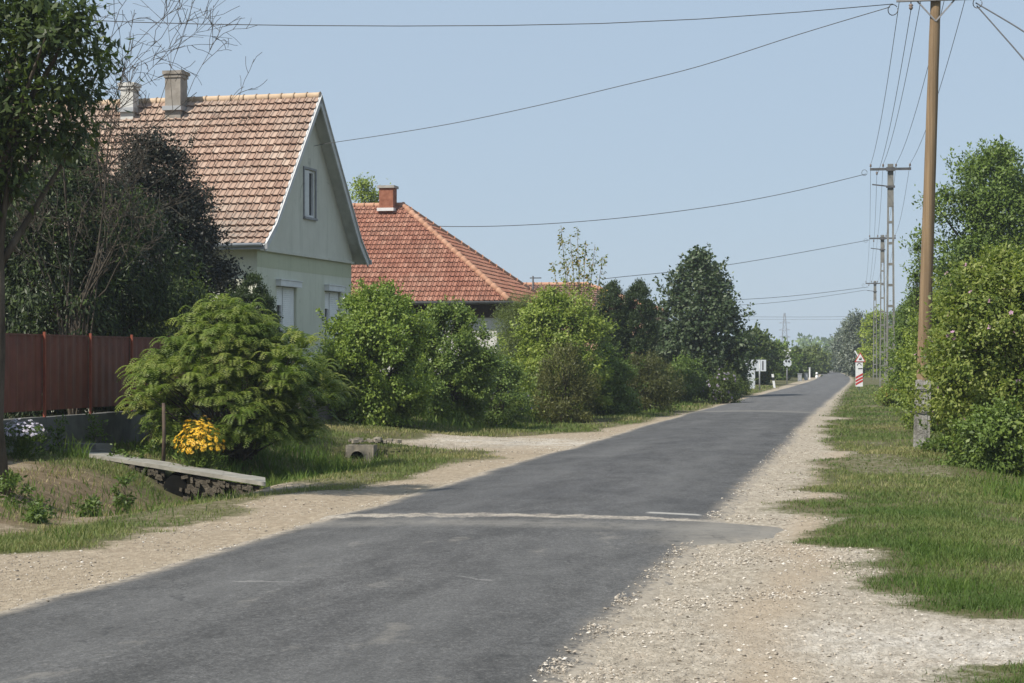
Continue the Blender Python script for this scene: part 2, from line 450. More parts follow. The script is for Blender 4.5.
def plant(name, label, cat, px, Y, ytop, hwpx, mat, shape, leaf=.08, aspect=.55, nclump=90, per=70, clump=.22, seed=1,
          bark='bark', trunk_r=.05, trunk_h=.3, stems=1, nlimb=22, group=None, flowers=None, droop=.25, lob=.18, inner=.55,
          zmin=0.0, base_z=None, up=.35, lean=(0, 0), tone_mid=.5, tone_var=.16, spike=0, xy=None, ztop=None, hollow=True, shoots=.3):
    rng = np.random.default_rng(seed); per = int(per * DEN)
    if xy is None:
        X = (px - 512) / F * Y; x, y = c2w(X, Y)
    else: x, y = xy
    z0 = gz(x, y) if base_z is None else base_z
    zt = zat(ytop, Y) if ztop is None else ztop
    Hh = zt - z0; R = hwpx * Y / F
    base = np.array([x, y, z0])
    rt = root(name, (x, y, z0 - .02), label, cat, group)
    C = shape_pts(rng, base, Hh * .97, R * .93, shape, nclump, inner, lob, lean, zmin)
    if hollow:
        vc = shape_pts(rng, base, Hh * .97, R, shape, 14, .05, lob, lean, zmin)
        vr = R * rng.uniform(.16, .34, len(vc))
        keep = np.ones(len(C), bool)
        for v_, r_ in zip(vc, vr): keep &= np.linalg.norm((C - v_) * np.array([1, 1, .9]), axis=1) > r_
        if keep.sum() > nclump * .45: C = C[keep]
        nclump = len(C)
    ax = base + np.array([0, 0, Hh * .45])
    # trunk and limbs
    tb = MB()
    th = max(trunk_h * Hh, .05)
    tops = []
    for s_ in range(stems):
        o = rng.normal(0, R * .10, 2) if stems > 1 else np.zeros(2)
        lx, ly = (rng.normal(0, R * .12, 2) if stems > 1 else rng.normal(0, R * .03, 2))
        p0 = base + np.array([o[0], o[1], -.08])
        topz = Hh * (.8 if stems == 1 else .6)
        p1 = base + np.array([o[0] + lx + lean[0] * .8, o[1] + ly + lean[1] * .8, topz])
        path = [p0 * (1 - t) + p1 * t + np.array([*rng.normal(0, R * .02 * (t > 0), 2), 0]) for t in np.linspace(0, 1, 7)]
        r0 = trunk_r * (1 if stems == 1 else .7)
        tb.tube(path, [r0 * (1.25 if i == 0 else 1 - .8 * i / 6) for i in range(7)], 7)
        tops.append((p0, p1))
    idx = rng.permutation(len(C))[:nlimb]
    for i in idx:
        c = C[i]
        p0, p1 = tops[int(rng.integers(len(tops)))]
        hh = np.clip((c[2] - z0) / Hh - .22 - .1 * rng.random(), trunk_h * .8, .74)
        s0 = p0 + (p1 - p0) * np.clip(hh * Hh / max(p1[2] - p0[2], .01), 0, .97)
        tb.tube(limb_path(rng, s0, c), [trunk_r * .42 * (1 - .85 * k / 5) + .002 for k in range(6)], 5)
    tb.build('trunk', M[bark], rt)
    # leaves
    n = nclump * per
    ci = np.repeat(np.arange(nclump), per)
    cr = clump * rng.uniform(.6, 1.3, nclump)
    off = rng.normal(0, 1, (n, 3)) * cr[ci][:, None] * np.array([1, 1, .75]) * .6
    if spike: off[:, 2] += np.abs(rng.normal(0, spike, n))
    P = C[ci] + off
    P[:, 2] = np.maximum(P[:, 2], z0 + .03 + leaf * .3 * rng.random(n))
    out = norm(P - ax) * .7 + norm(off) * .5
    N = norm(out + np.array([0, 0, up]) + rng.normal(0, .45, (n, 3)))
    D = norm(out * .6 + rng.normal(0, .7, (n, 3)) + np.array([0, 0, -droop]))
    Ln = leaf * rng.uniform(.65, 1.25, n)
    tone = np.clip(tone_mid + rng.normal(0, .09, nclump)[ci] + rng.normal(0, tone_var, n), 0, 1)
    ns = int(nclump * shoots)
    if ns:
        s0 = shape_pts(rng, base, Hh * .95, R * .92, shape, ns, .06, lob, lean, max(zmin, .2))
        sd = norm(norm(s0 - ax) * .8 + np.array([0, 0, .75]) + rng.normal(0, .3, (ns, 3))); sl = clump * rng.uniform(1.0, 2.6, ns)
        k_ = max(8, int(per * .30)); tt_ = rng.uniform(0, 1, (ns, k_, 1))
        q = s0[:, None, :] + sd[:, None, :] * sl[:, None, None] * tt_ + rng.normal(0, 1, (ns, k_, 3)) * (clump * .30 * (1 - .7 * tt_))
        q = q.reshape(-1, 3); m_ = len(q); sdr = np.repeat(sd, k_, 0)
        P = np.concatenate([P, q]); D = np.concatenate([D, norm(sdr * .5 + rng.normal(0, .7, (m_, 3)) + np.array([0, 0, -droop * .5]))])
        N = np.concatenate([N, norm(rng.normal(0, .6, (m_, 3)) + np.array([0, 0, .7]))]); l2 = leaf * rng.uniform(.55, 1.1, m_); Ln = np.concatenate([Ln, l2])
        tone = np.concatenate([tone, np.clip(tone_mid + .12 + rng.normal(0, tone_var, m_), 0, 1)])
    np_mesh('crown', leaf_quads(P, D, N, Ln, Ln * aspect), 4, tone, M[mat], rt)
    if flowers:
        fm, nf, fs = flowers
        fc = C[rng.integers(0, nclump, nf)]
        o = norm(fc - ax) + rng.normal(0, .25, (nf, 3)); o = norm(o)
        fp = fc + o * clump * rng.uniform(.5, 1.0, nf)[:, None]
        V = []; T = []
        for q in range(5):
            t1 = norm(np.cross(o, np.array([0.3, .2, 1.0]))); t2 = np.cross(o, t1)
            a = 2 * np.pi * q / 5
            d = t1 * math.cos(a) + t2 * math.sin(a) + o * .35
            V.append(leaf_quads(fp, d, o, np.full(nf, fs), np.full(nf, fs * .85), -.05)); T.append(rng.uniform(.2, .9, nf))
        np_mesh('blossoms', np.concatenate(V), 4, np.concatenate(T), M[fm], rt)
    return rt


BUSH = [(0, .60), (.12, .88), (.4, 1), (.68, .88), (.88, .55), (1, .12)]
CONE = [(0, .75), (.12, 1), (.45, .8), (.75, .48), (.93, .18), (1, .03)]
EGG = [(0, .6), (.15, .95), (.4, 1), (.65, .85), (.85, .52), (.96, .2), (1, .05)]
DOME = [(0, .8), (.2, 1), (.5, .97), (.72, .80), (.88, .52), (.96, .28), (1, .08)]
TREE = [(0, .0), (.18, .0), (.24, .5), (.45, .95), (.65, 1), (.85, .7), (1, .15)]
FULL = [(0, .35), (.1, .7), (.3, 1), (.6, .95), (.82, .65), (1, .15)]
# ================================================================== GROUND
def axis(parts):
    out = []
    for a, b, st in parts: out.extend(np.arange(a, b, st))
    return np.array(sorted(set(np.round(out, 4))))


gx = np.concatenate([-np.geomspace(1000, 24, 26), np.arange(-22, -14, .8), np.arange(-14, 4.0, .14), np.arange(4, 14, .7), np.geomspace(15, 1000, 26)])
gy = np.concatenate([np.array([-1000, -500, -200, -80, -30, -10, 0, 4]), np.arange(6, 30, .15), np.arange(30, 60, .3), np.arange(60, 130, 1.2), np.geomspace(131, 1000, 60)])
GX, GY = np.meshgrid(gx, gy)
# follow the road's bend so that the fine strip stays under it
GXB = GX + bend(GY) * np.exp(-(GX / 80) ** 2)
GZ = G(GXB, GY)
nx, ny = len(gx), len(gy)
V = np.stack([GXB, GY, GZ], 2).reshape(-1, 3).astype(np.float32)
ii = (np.arange(ny - 1)[:, None] * nx + np.arange(nx - 1)[None, :]).ravel()
Fq = np.stack([ii, ii + 1, ii + nx + 1, ii + nx], 1).astype(np.int32)
me = bpy.data.meshes.new('ground')
me.vertices.add(len(V)); me.vertices.foreach_set('co', V.ravel())
me.loops.add(Fq.size); me.loops.foreach_set('vertex_index', Fq.ravel())
me.polygons.add(len(Fq)); me.polygons.foreach_set('loop_start', np.arange(0, Fq.size, 4, dtype=np.int32))
me.update(calc_edges=True)
me.polygons.foreach_set('use_smooth', [True] * len(Fq))
at_ = me.attributes.new('sand', 'FLOAT', 'POINT'); at_.data.foreach_set('value', sand_mask(GXB, GY).ravel().astype(np.float32))
# pale crushed stone: the driveways and the white patch on the left
stone = np.maximum.reduce([
    np.exp(-((GY - 12.7 - (GXB) * .05) / 1.1) ** 2) * ss(-1.4, .4, GXB),
    .85 * np.exp(-((GY - 41.3) / 2.4) ** 2) * (GXB < -6) * ss(-13, -8, GXB),
    .2 * np.exp(-((GY - 37.5) / 1.5) ** 2) * ss(-1.6, -.8, GXB)])
at_ = me.attributes.new('stone', 'FLOAT', 'POINT'); at_.data.foreach_set('value', stone.ravel().astype(np.float32))

m, t = newmat('ground_earth')
co = t.n('ShaderNodeTexCoord').outputs['Object']
sand = t.n('ShaderNodeAttribute', attribute_name='sand').outputs['Fac']
stn = t.n('ShaderNodeAttribute', attribute_name='stone').outputs['Fac']
n_big = t.noise(co, .7, 6); n_mid = t.noise(co, 5, 6, .65); n_fine = t.noise(co, 38, 5, .7); n_peb = t.noise(co, 90, 3, .6)
sandc = t.ramp(n_mid, [(.30, (.24, .195, .14)), (.5, (.345, .29, .215)), (.70, (.45, .39, .30))])
sandc = t.mix(t.ramp(n_big, [(.4, 0.0), (.65, .55)]), sandc, (.36, .315, .25))
# a rusty tinge here and there
sandc = t.mix(t.ramp(t.noise(co, 1.3, 4), [(.62, 0.0), (.76, .25)]), sandc, (.40, .25, .15))
stc = t.ramp(n_fine, [(.30, (.33, .30, .255)), (.5, (.55, .51, .455)), (.7, (.70, .67, .61))])
sf = t.math('MULTIPLY', stn, t.ramp(t.noise(co, 2.2, 5), [(.3, .25), (.6, 1.0)]))
sandc = t.mix(sf, sandc, stc)
vor = t.n('ShaderNodeTexVoronoi', {'Vector': co, 'Scale': 42.0})
pebc = t.ramp(vor.outputs['Color'], [(.2, (.16, .14, .115)), (.55, (.40, .35, .28)), (.9, (.62, .57, .49))])
pebm = t.ramp(vor.outputs['Distance'], [(.22, 1.0), (.40, 0.0)])
pebsel = t.ramp(t.noise(co, 3.2, 5), [(.40, .12), (.62, .85)])
sandc = t.mix(t.math('MULTIPLY', pebm, pebsel), sandc, pebc)
sg = t.noise(t.n('ShaderNodeMapping', {'Vector': co, 'Scale': (1, .4, 1)}).outputs[0], 15, 5, .8)
sandc = t.mix(1.0, sandc, t.ramp(sg, [(.32, .66), (.5, 1.0), (.67, 1.38)]), 'MULTIPLY')
rightg = t.math('MULTIPLY', t.n('ShaderNodeMapRange', {0: t.n('ShaderNodeSeparateXYZ', {0: co}).outputs[0], 1: -2.4, 2: -1.8}).outputs[0], .42)
sandc = t.mix(rightg, sandc, t.ramp(sg, [(.32, (.22, .19, .15)), (.5, (.36, .32, .265)), (.68, (.54, .50, .44))]))
PXs = t.n('ShaderNodeSeparateXYZ', {0: co}).outputs[0]
leftg = t.n('ShaderNodeMapRange', {0: PXs, 1: -6.4, 2: -5.8, 3: .7, 4: 0.0}).outputs[0]
sandc = t.mix(t.math('MULTIPLY', leftg, t.math('SUBTRACT', 1.0, sf)), sandc, t.ramp(sg, [(.3, (.225, .175, .12)), (.5, (.325, .26, .185)), (.7, (.43, .355, .265))]))
trkw = t.math('ADD', PXs, t.math('MULTIPLY', t.math('SUBTRACT', t.noise(co, .5, 3), .5), .8))
trk_ = t.n('ShaderNodeMapRange', {0: t.math('ABSOLUTE', t.math('ADD', trkw, .72)), 1: .10, 2: .38, 3: .75, 4: 0.0}).outputs[0]
sandc = t.mix(t.math('MULTIPLY', trk_, t.math('SUBTRACT', 1.0, sf)), sandc, t.ramp(t.noise(co, 6, 6, .7), [(.3, (.30, .235, .165)), (.7, (.43, .35, .26))]))
soil = t.ramp(n_mid, [(.3, (.085, .068, .040)), (.55, (.15, .125, .075)), (.75, (.215, .18, .11))])
turf = t.ramp(n_fine, [(.3, (.055, .065, .022)), (.55, (.095, .10, .038)), (.75, (.15, .135, .065))])
soil = t.mix(t.ramp(n_big, [(.35, .35), (.6, .9)]), soil, turf)
bx_ = t.n('ShaderNodeMapRange', {0: PXs, 1: -8.5, 2: -9.2}).outputs[0]
by_ = t.n('ShaderNodeMapRange', {0: t.n('ShaderNodeSeparateXYZ', {0: co}).outputs[1], 1: 27.5, 2: 25.5}).outputs[0]
soil = t.mix(t.math('MULTIPLY', t.math('MULTIPLY', bx_, by_), .8), soil, t.ramp(n_mid, [(.3, (.10, .072, .045)), (.5, (.175, .125, .08)), (.72, (.26, .195, .13))]))
edge = t.math('ADD', sand, t.math('MULTIPLY', t.math('SUBTRACT', t.noise(co, 7, 6, .75), .5), 1.3))
fac = t.ramp(edge, [(.40, 0.0), (.85, 1.0)])
col = t.mix(fac, soil, sandc)
hgt = t.math('ADD', t.math('MULTIPLY', n_fine, .6), t.math('ADD', t.math('MULTIPLY', pebm, .55), t.math('MULTIPLY', n_mid, .8)))
p = t.n('ShaderNodeBsdfPrincipled', {'Base Color': col, 'Roughness': .95, 'Specular IOR Level': .12, 'Normal': t.bump(hgt, .75, .03)})
t.out(p.outputs[0])
tag(link('ground', me, m), 'sandy and grassy village ground with shallow roadside ditch', 'ground', kind='structure')

# ================================================================== ROAD
ry = np.concatenate([np.arange(-30, 6, 2.0), np.arange(6, 60, .14), np.arange(60, 200, 1.0), np.geomspace(201, 900, 90)])
nr = len(ry)
jl = ((vn(ry * 0 + 1, ry, .8, 51) - .5) * .12 + (vn(ry * 0 + 1, ry, .28, 52) - .5) * .09 + (vn(ry * 0 + 1, ry, 4, 57) - .5) * .25)
jr = ((vn(ry * 0 + 9, ry, 1.1, 53) - .5) * .10 + (vn(ry * 0 + 9, ry, .28, 54) - .5) * .09 + (vn(ry * 0 + 9, ry, 5, 58) - .5) * .2)
fadej = np.clip(1 - ry / 160, .15, 1)
lx = road_l(ry) + jl * fadej; rx = road_r(ry) + jr * fadej
# worn apron of old asphalt on the right, before the repair strip
rx = rx + .66 * ss(18.6, 20.0, ry) * (1 - ss(20.9, 21.5, ry))
NC = 14
rows = []
for k in range(NC + 1):
    f = k / NC
    x = lx * (1 - f) + rx * f
    z = .014 + .05 * (1 - (2 * f - 1) ** 2) + (vn(x, ry, 2.2, 61) - .5) * .012 - (.010 if k in (0, NC) else 0)
    rows.append(np.stack([x, ry, z], 1))
sl = rows[0].copy(); sl[:, 2] = -.035; sl[:, 0] -= .14
sr = rows[-1].copy(); sr[:, 2] = -.035; sr[:, 0] += .14
allr = np.stack([sl] + rows + [sr], 1)
nc = allr.shape[1]
V = allr.reshape(-1, 3)
ii = (np.arange(nr - 1)[:, None] * nc + np.arange(nc - 1)[None, :]).ravel()
Fq = np.stack([ii, ii + 1, ii + nc + 1, ii + nc], 1)
me = bpy.data.meshes.new('road'); me.from_pydata(V.tolist(), [], Fq.tolist()); me.polygons.foreach_set('use_smooth', [True] * len(Fq))
# coordinate across the carriageway
tt = np.tile(np.concatenate([[0], np.linspace(0, 1, NC + 1), [1]]), nr).astype(np.float32)
at_ = me.attributes.new('across', 'FLOAT', 'POINT'); at_.data.foreach_set('value', tt)
m, t = newmat('asphalt')
co = t.n('ShaderNodeTexCoord').outputs['Object']
sep = t.n('ShaderNodeSeparateXYZ', {0: co}); PX, PY = sep.outputs[0], sep.outputs[1]
acr = t.n('ShaderNodeAttribute', attribute_name='across').outputs['Fac']
st = t.n('ShaderNodeMapping', {'Vector': co, 'Scale': (1, .25, 1)}).outputs[0]
nb = t.noise(st, .9, 6); nf = t.noise(co, 60, 4, .75); nm = t.noise(co, 6, 6, .65)
old = t.ramp(nb, [(.3, (.064, .063, .062)), (.7, (.098, .096, .093))])
new = t.ramp(nb, [(.3, (.060, .060, .061)), (.7, (.084, .083, .082))])
wob = t.math('MULTIPLY', t.math('SUBTRACT', t.noise(co, .8, 4), .5), .5)
yw = t.math('ADD', PY, wob)
isnew = t.n('ShaderNodeMapRange', {0: yw, 1: 21.4, 2: 21.7}).outputs[0]
col = t.mix(isnew, old, new)
# paler stretch farther on
farp = t.n('ShaderNodeMapRange', {0: yw, 1: 62.0, 2: 66.0}).outputs[0]
col = t.mix(t.math('MULTIPLY', farp, .55), col, (.115, .113, .111))
# speckle of aggregate
spk = t.ramp(nf, [(.30, .55), (.5, 1.0), (.68, 1.7)])
col = t.mix(1.0, col, spk, 'MULTIPLY')
grit = t.noise(t.n('ShaderNodeMapping', {'Vector': co, 'Scale': (1, .6, 1)}).outputs[0], 21, 5, .8)
col = t.mix(1.0, col, t.ramp(grit, [(.32, .72), (.5, 1.0), (.66, 1.38)]), 'MULTIPLY')
stain = t.noise(t.n('ShaderNodeMapping', {'Vector': co, 'Scale': (1, .3, 1)}).outputs[0], 2.6, 5, .7)
col = t.mix(1.0, col, t.ramp(stain, [(.34, .74), (.5, 1.0), (.68, 1.22)]), 'MULTIPLY')
col = t.mix(t.ramp(t.noise(co, 34, 3, .6), [(.62, 0.0), (.70, .55)]), col, (.24, .23, .21))
# wheel tracks polished a little paler
trk = t.math('ADD', t.math('SUBTRACT', 1.0, t.math('MULTIPLY', t.math('ABSOLUTE', t.math('SUBTRACT', acr, .27)), 7.0)), 0.0)
trk2 = t.math('SUBTRACT', 1.0, t.math('MULTIPLY', t.math('ABSOLUTE', t.math('SUBTRACT', acr, .73)), 7.0))
tr = t.math('MAXIMUM', t.math('MAXIMUM', trk, trk2), 0.0)
col = t.mix(t.math('MULTIPLY', tr, t.ramp(nb, [(.3, .05), (.7, .30)])), col, (.15, .148, .145))
# dust drifting in from both edges
eg = t.math('MINIMUM', acr, t.math('SUBTRACT', 1.0, acr))
dz = t.n('ShaderNodeMapRange', {0: eg, 1: .0, 2: .065, 3: 1.0, 4: 0.0}).outputs[0]
dz = t.math('MULTIPLY', t.math('MULTIPLY', dz, dz), t.ramp(t.noise(t.n('ShaderNodeMapping', {'Vector': co, 'Scale': (1, .5, 1)}).outputs[0], 9, 7, .8), [(.36, .0), (.54, 1.0)]))
dz = t.math('MINIMUM', t.math('MULTIPLY', dz, 1.5), .95)
col = t.mix(dz, col, t.ramp(t.noise(co, 22, 4, .7), [(.3, (.24, .20, .15)), (.7, (.42, .37, .30))]))
apr = t.math('MULTIPLY', t.math('MULTIPLY', t.n('ShaderNodeMapRange', {0: PX, 1: -2.3, 2: -1.7}).outputs[0], t.n('ShaderNodeMapRange', {0: t.math('ABSOLUTE', t.math('SUBTRACT', PY, 20.1)), 1: 1.2, 2: 1.7, 3: 1.0, 4: 0.0}).outputs[0]), t.ramp(nm, [(.3, .35), (.55, .85)]))
col = t.mix(apr, col, (.205, .19, .165))
# pale patches worn through the surface, before the strip
pat = t.ramp(t.noise(t.n('ShaderNodeMapping', {'Vector': co, 'Scale': (1.0, .5, 1)}).outputs[0], 1.4, 6, .7), [(.60, 0.0), (.72, .5)])
col = t.mix(t.math('MULTIPLY', pat, t.math('SUBTRACT', 1.0, isnew)), col, (.26, .24, .21))


def bandmask(y0, hw, soft, x0=None, x1=None, amp=1.0, slope=0.0, wsc=.35, nsc=2.4):
    w2 = t.math('MULTIPLY', t.math('SUBTRACT', t.noise(co, nsc, 6, .75), .5), wsc)
    d = t.math('ABSOLUTE', t.math('SUBTRACT', t.math('ADD', t.math('ADD', PY, w2), t.math('MULTIPLY', PX, slope)), y0))
    mk = t.n('ShaderNodeMapRange', {0: d, 1: hw, 2: hw + soft, 3: amp, 4: 0.0}).outputs[0]
    if x0 is not None:
        a = t.n('ShaderNodeMapRange', {0: PX, 1: x0, 2: x0 + .06}).outputs[0]
        b = t.n('ShaderNodeMapRange', {0: PX, 1: x1, 2: x1 + .06, 3: 1.0, 4: 0.0}).outputs[0]
        mk = t.math('MULTIPLY', mk, t.math('MULTIPLY', a, b))
    return mk


gravel = t.ramp(t.noise(co, 30, 4, .7), [(.3, (.17, .15, .12)), (.5, (.34, .30, .25)), (.7, (.52, .48, .41))])
brk = t.ramp(t.noise(co, 4.5, 6, .75), [(.36, .15), (.52, 1.0)])
col = t.mix(t.math('MULTIPLY', bandmask(21.35, .14, .14, amp=.97, wsc=1.1, nsc=5.0), brk), col, gravel)
col = t.mix(t.math('MULTIPLY', bandmask(20.3, .15, .5, amp=.45), brk), col, (.23, .215, .19))
col = t.mix(bandmask(22.15, .05, .10, -2.6, -2.0, .8, 0, .15), col, (.40, .385, .35))
col = t.mix(bandmask(13.6, .005, .03, -3.3, -3.0, .35, .5, .5), col, (.36, .35, .33))
col = t.mix(bandmask(12.0, .03, .05, -2.05, -1.85, .8, -3.0, .1), col, (.36, .35, .33))
col = t.mix(bandmask(14.2, .005, .035, -5.0, -4.5, .4, .1, .5), col, (.34, .33, .31))
col = t.mix(bandmask(65.5, .6, .5, amp=.5), col, (.20, .19, .17))
# fine cracks
vc = t.n('ShaderNodeTexVoronoi', {'Vector': t.n('ShaderNodeVectorMath', {0: co, 1: t.n('ShaderNodeTexNoise', {'Vector': co, 'Scale': 2.0}).outputs[1]}, operation='ADD').outputs[0], 'Scale': .55}, feature='DISTANCE_TO_EDGE')
crk = t.ramp(vc.outputs['Distance'], [(.0, .7), (.009, 0.0)])
col = t.mix(t.math('MULTIPLY', crk, t.ramp(t.noise(co, .5, 3), [(.45, 0.0), (.55, 1.0)])), col, (.04, .04, .04))
p = t.n('ShaderNodeBsdfPrincipled', {'Base Color': col, 'Roughness': .88, 'Specular IOR Level': .25,
                                     'Normal': t.bump(t.math('ADD', nf, t.math('MULTIPLY', nm, .5)), .5, .012)})
t.out(p.outputs[0])
tag(link('road', me, m), 'narrow grey asphalt village road with ragged edges and a pale repair strip', 'road', kind='structure')

# ================================================================== GRASS AND PEBBLES
rng = np.random.default_rng(11)


def screen_scatter(n, y0, y1, p, px0=-90, px1=1120):
    u = rng.random(n)
    Y = (y0 ** (1 - p) + u * (y1 ** (1 - p) - y0 ** (1 - p))) ** (1 / (1 - p))
    px = rng.uniform(px0, px1, n)
    X = (px - 512) / F * Y
    return X * CA - Y * SA, X * SA + Y * CA, Y


def blades(name, x, y, Y, h, tone, mat, label, wmul=1.0, lay=.5):
    n = len(x)
    P = np.stack([x, y, G(x, y) - .01], 1)
    ang = rng.uniform(0, 2 * np.pi, n)
    D = np.stack([np.cos(ang) * lay, np.sin(ang) * lay, np.ones(n)], 1) * 1.0
    D[:, :2] *= rng.uniform(.2, 1.6, n)[:, None]
    D = norm(D)
    # widths facing mostly any direction
    a2 = rng.uniform(0, 2 * np.pi, n)
    S = norm(np.stack([np.cos(a2), np.sin(a2), np.zeros(n)], 1))
    w = np.maximum(.005, .00042 * Y) * rng.uniform(.6, 1.4, n) * wmul
    tip = P + D * h[:, None]; tip[:, :2] += D[:, :2] * h[:, None] * .35; tip[:, 2] -= h * .08
    midp = P + D * h[:, None] * .55
    Vt = np.stack([P - S * w[:, None] * .5, midp - S * w[:, None] * .42, tip, midp + S * w[:, None] * .42, P + S * w[:, None] * .5], 1).reshape(-1, 3)
    o = np_mesh(name, Vt, 5, tone, mat)
    return tag(o, label, 'grass', kind='stuff')


def turf_ok(x, y, extra=.55):
    s_ = sand_mask(x, y)
    xr_ = x - bend(y)
    on = (x < road_l(y) - .02) | (x > road_r(y) + .02)
    yn = 26.5 - (x + 8.56) * .5085
    slab = (x < -8.4) & (x > -12.3) & (y > yn - .28) & (y < yn + 1.25)
    return on & ~slab & (rng.random(len(x)) < (1 - s_) ** 2.2)


x, y, Y = screen_scatter(900000, 10.0, 130, 1.35)
k = turf_ok(x, y) & (x > -13.0) & (x < 7)
k &= rng.random(len(x)) < (.35 + .65 * ss(.30, .55, vn(x, y, .7, 41))) * np.where((x < -8.8) & (y < 26.3) & (y > 18.2), .30, 1.0)
x, y, Y = x[k], y[k], Y[k]
dry = vn(x, y, 2.3, 42) * .6 + vn(x, y, .6, 43) * .4
right = x > -2
lush_r = np.exp(-((y - 14.8) / 1.6) ** 2) * (x < 2.2) + np.exp(-((y - 20) / 3.0) ** 2) * .4 * (x < 0.5) + .7 * (y < 11.8)
s_e = 1 - .55 * sand_mask(x, y)
h = np.where(right, .035 + .04 * rng.random(len(x)), .04 + .05 * rng.random(len(x))) * s_e
h = h * (.75 + .8 * vn(x, y, .9, 44)) + np.maximum(.00045 * Y - .008, 0)
h = np.where(right & (x > 2.0), h * (1 + .7 * ss(2.0, 3.5, x)), h)
tone = np.clip(.15 + .95 * (dry - .28) + .13 * rng.normal(0, 1, len(x)) + np.where(right, .02, .16) - .5 * lush_r * right, 0, 1)
tone = np.where((x < -8.6) & (y < 26), np.clip(tone + .34, 0, 1), tone)
blades('grass', x, y, Y, h, tone, M['grassleaf'], 'short patchy grass on the verges beside the road')

# lusher, taller grass in the ditch, at the culvert and along the hedges
x, y, Y = screen_scatter(330000, 15, 95, 1.15)
dt = ditch(y) * np.exp(-((x + 9.9) / 1.0) ** 2) / .4
den = np.clip(dt * 1.0, 0, 1) * (y > 27.6) + .8 * np.exp(-((x + 11.0) / .8) ** 2) * (y > 45) + .55 * np.exp(-((x - 2.0) / .5) ** 2) * (y > 26) + \
    .5 * np.exp(-((x + 11.6) / .7) ** 2) * (y > 30) * (y < 38) + .8 * np.exp(-((x + 7.9 - .0) / .9) ** 2) * ((y > 62)) + .30 * np.exp(-((x + 9.7) / 1.2) ** 2) * (y < 26.6)
ynb = 26.5 - (x + 8.56) * .5085
den = den + .9 * np.exp(-((y - ynb + .38) / .40) ** 2) * (x < -8.9) * (x > -12.2)
den = den + .55 * ((x > .3) & (y > 14.6) & (y < 19) & (x < 3.5))
den *= ss(.25, .5, vn(x, y, .6, 45))
k = (rng.random(len(x)) < den) & turf_ok(x, y) & (x < 6)
x, y, Y = x[k], y[k], Y[k]
h = (.10 + .16 * rng.random(len(x))) * (.6 + .8 * vn(x, y, .8, 46))
h = np.where((x > .3) & (y < 20), h * .55, h)
h = np.where((x < -8) & (y < 26.6), h * .8, h)
h = np.where((x < -9) & (y > 27.5) & (y < 37), h * 1.35, h)
tone = np.clip(.42 + .75 * (vn(x, y, 1.3, 47) - .5) + .15 * rng.normal(0, 1, len(x)), 0, 1)
blades('tall_grass', x, y, Y, h, tone, M['grassgreen'], 'taller green grass in the ditch and below the hedges', 1.15, .35)

# loose stones on the sand
x, y, Y = screen_scatter(190000, 10, 50, 1.5)
s_ = sand_mask(x, y)
k = ((x < road_l(y) + .12) | (x > road_r(y) - .18)) & (rng.random(len(x)) < ss(.5, .9, s_) * np.where((x < -4) & (y < 37), .28, 1.0) * (.15 + .85 * ss(.42, .62, vn(x, y, .8, 48))))
x, y, Y = x[k], y[k], Y[k]
n = len(x)
r = np.minimum(.003 + .014 * rng.random(n) ** 5 + .00014 * Y, .017)
P = np.stack([x, y, G(x, y) + r * .25], 1)
onr = (x > road_l(y)) & (x < road_r(y)); P[onr, 2] += .02
q = rng.uniform(.6, 1.3, (n, 3)) * r[:, None]; an = rng.uniform(0, 6.28, n)
ex = np.stack([np.cos(an), np.sin(an), rng.normal(0, .2, n)], 1) * q[:, :1]
ey = np.stack([-np.sin(an), np.cos(an), rng.normal(0, .2, n)], 1) * q[:, 1:2]
ez = np.stack([rng.normal(0, .2, n), rng.normal(0, .2, n), np.ones(n)], 1) * (q[:, 2:3] * .6)
tris = []
for sx, sy in ((1, 1), (-1, 1), (-1, -1), (1, -1)):
    a_, b_ = P + ex * sx, P + ey * sy
    if sx * sy < 0: a_, b_ = b_, a_
    tris.append(np.stack([a_, b_, P + ez], 1)); tris.append(np.stack([b_, a_, P - ez], 1))
Vt = np.concatenate(tris).reshape(-1, 3)
tn = np.tile(rng.random(n), 8)
m, t = newmat('pebble')
tone = t.n('ShaderNodeAttribute', attribute_name='tone').outputs['Fac']
pc = t.ramp(tone, [(.05, (.14, .125, .105)), (.3, (.36, .31, .25)), (.75, (.44, .39, .32)), (.98, (.60, .56, .50))])
t.out(t.n('ShaderNodeBsdfPrincipled', {'Base Color': pc, 'Roughness': .9, 'Specular IOR Level': .2}).outputs[0])
tag(np_mesh('pebbles', Vt, 3, tn, m), 'loose pebbles scattered over the sandy shoulders', 'pebbles', kind='stuff')


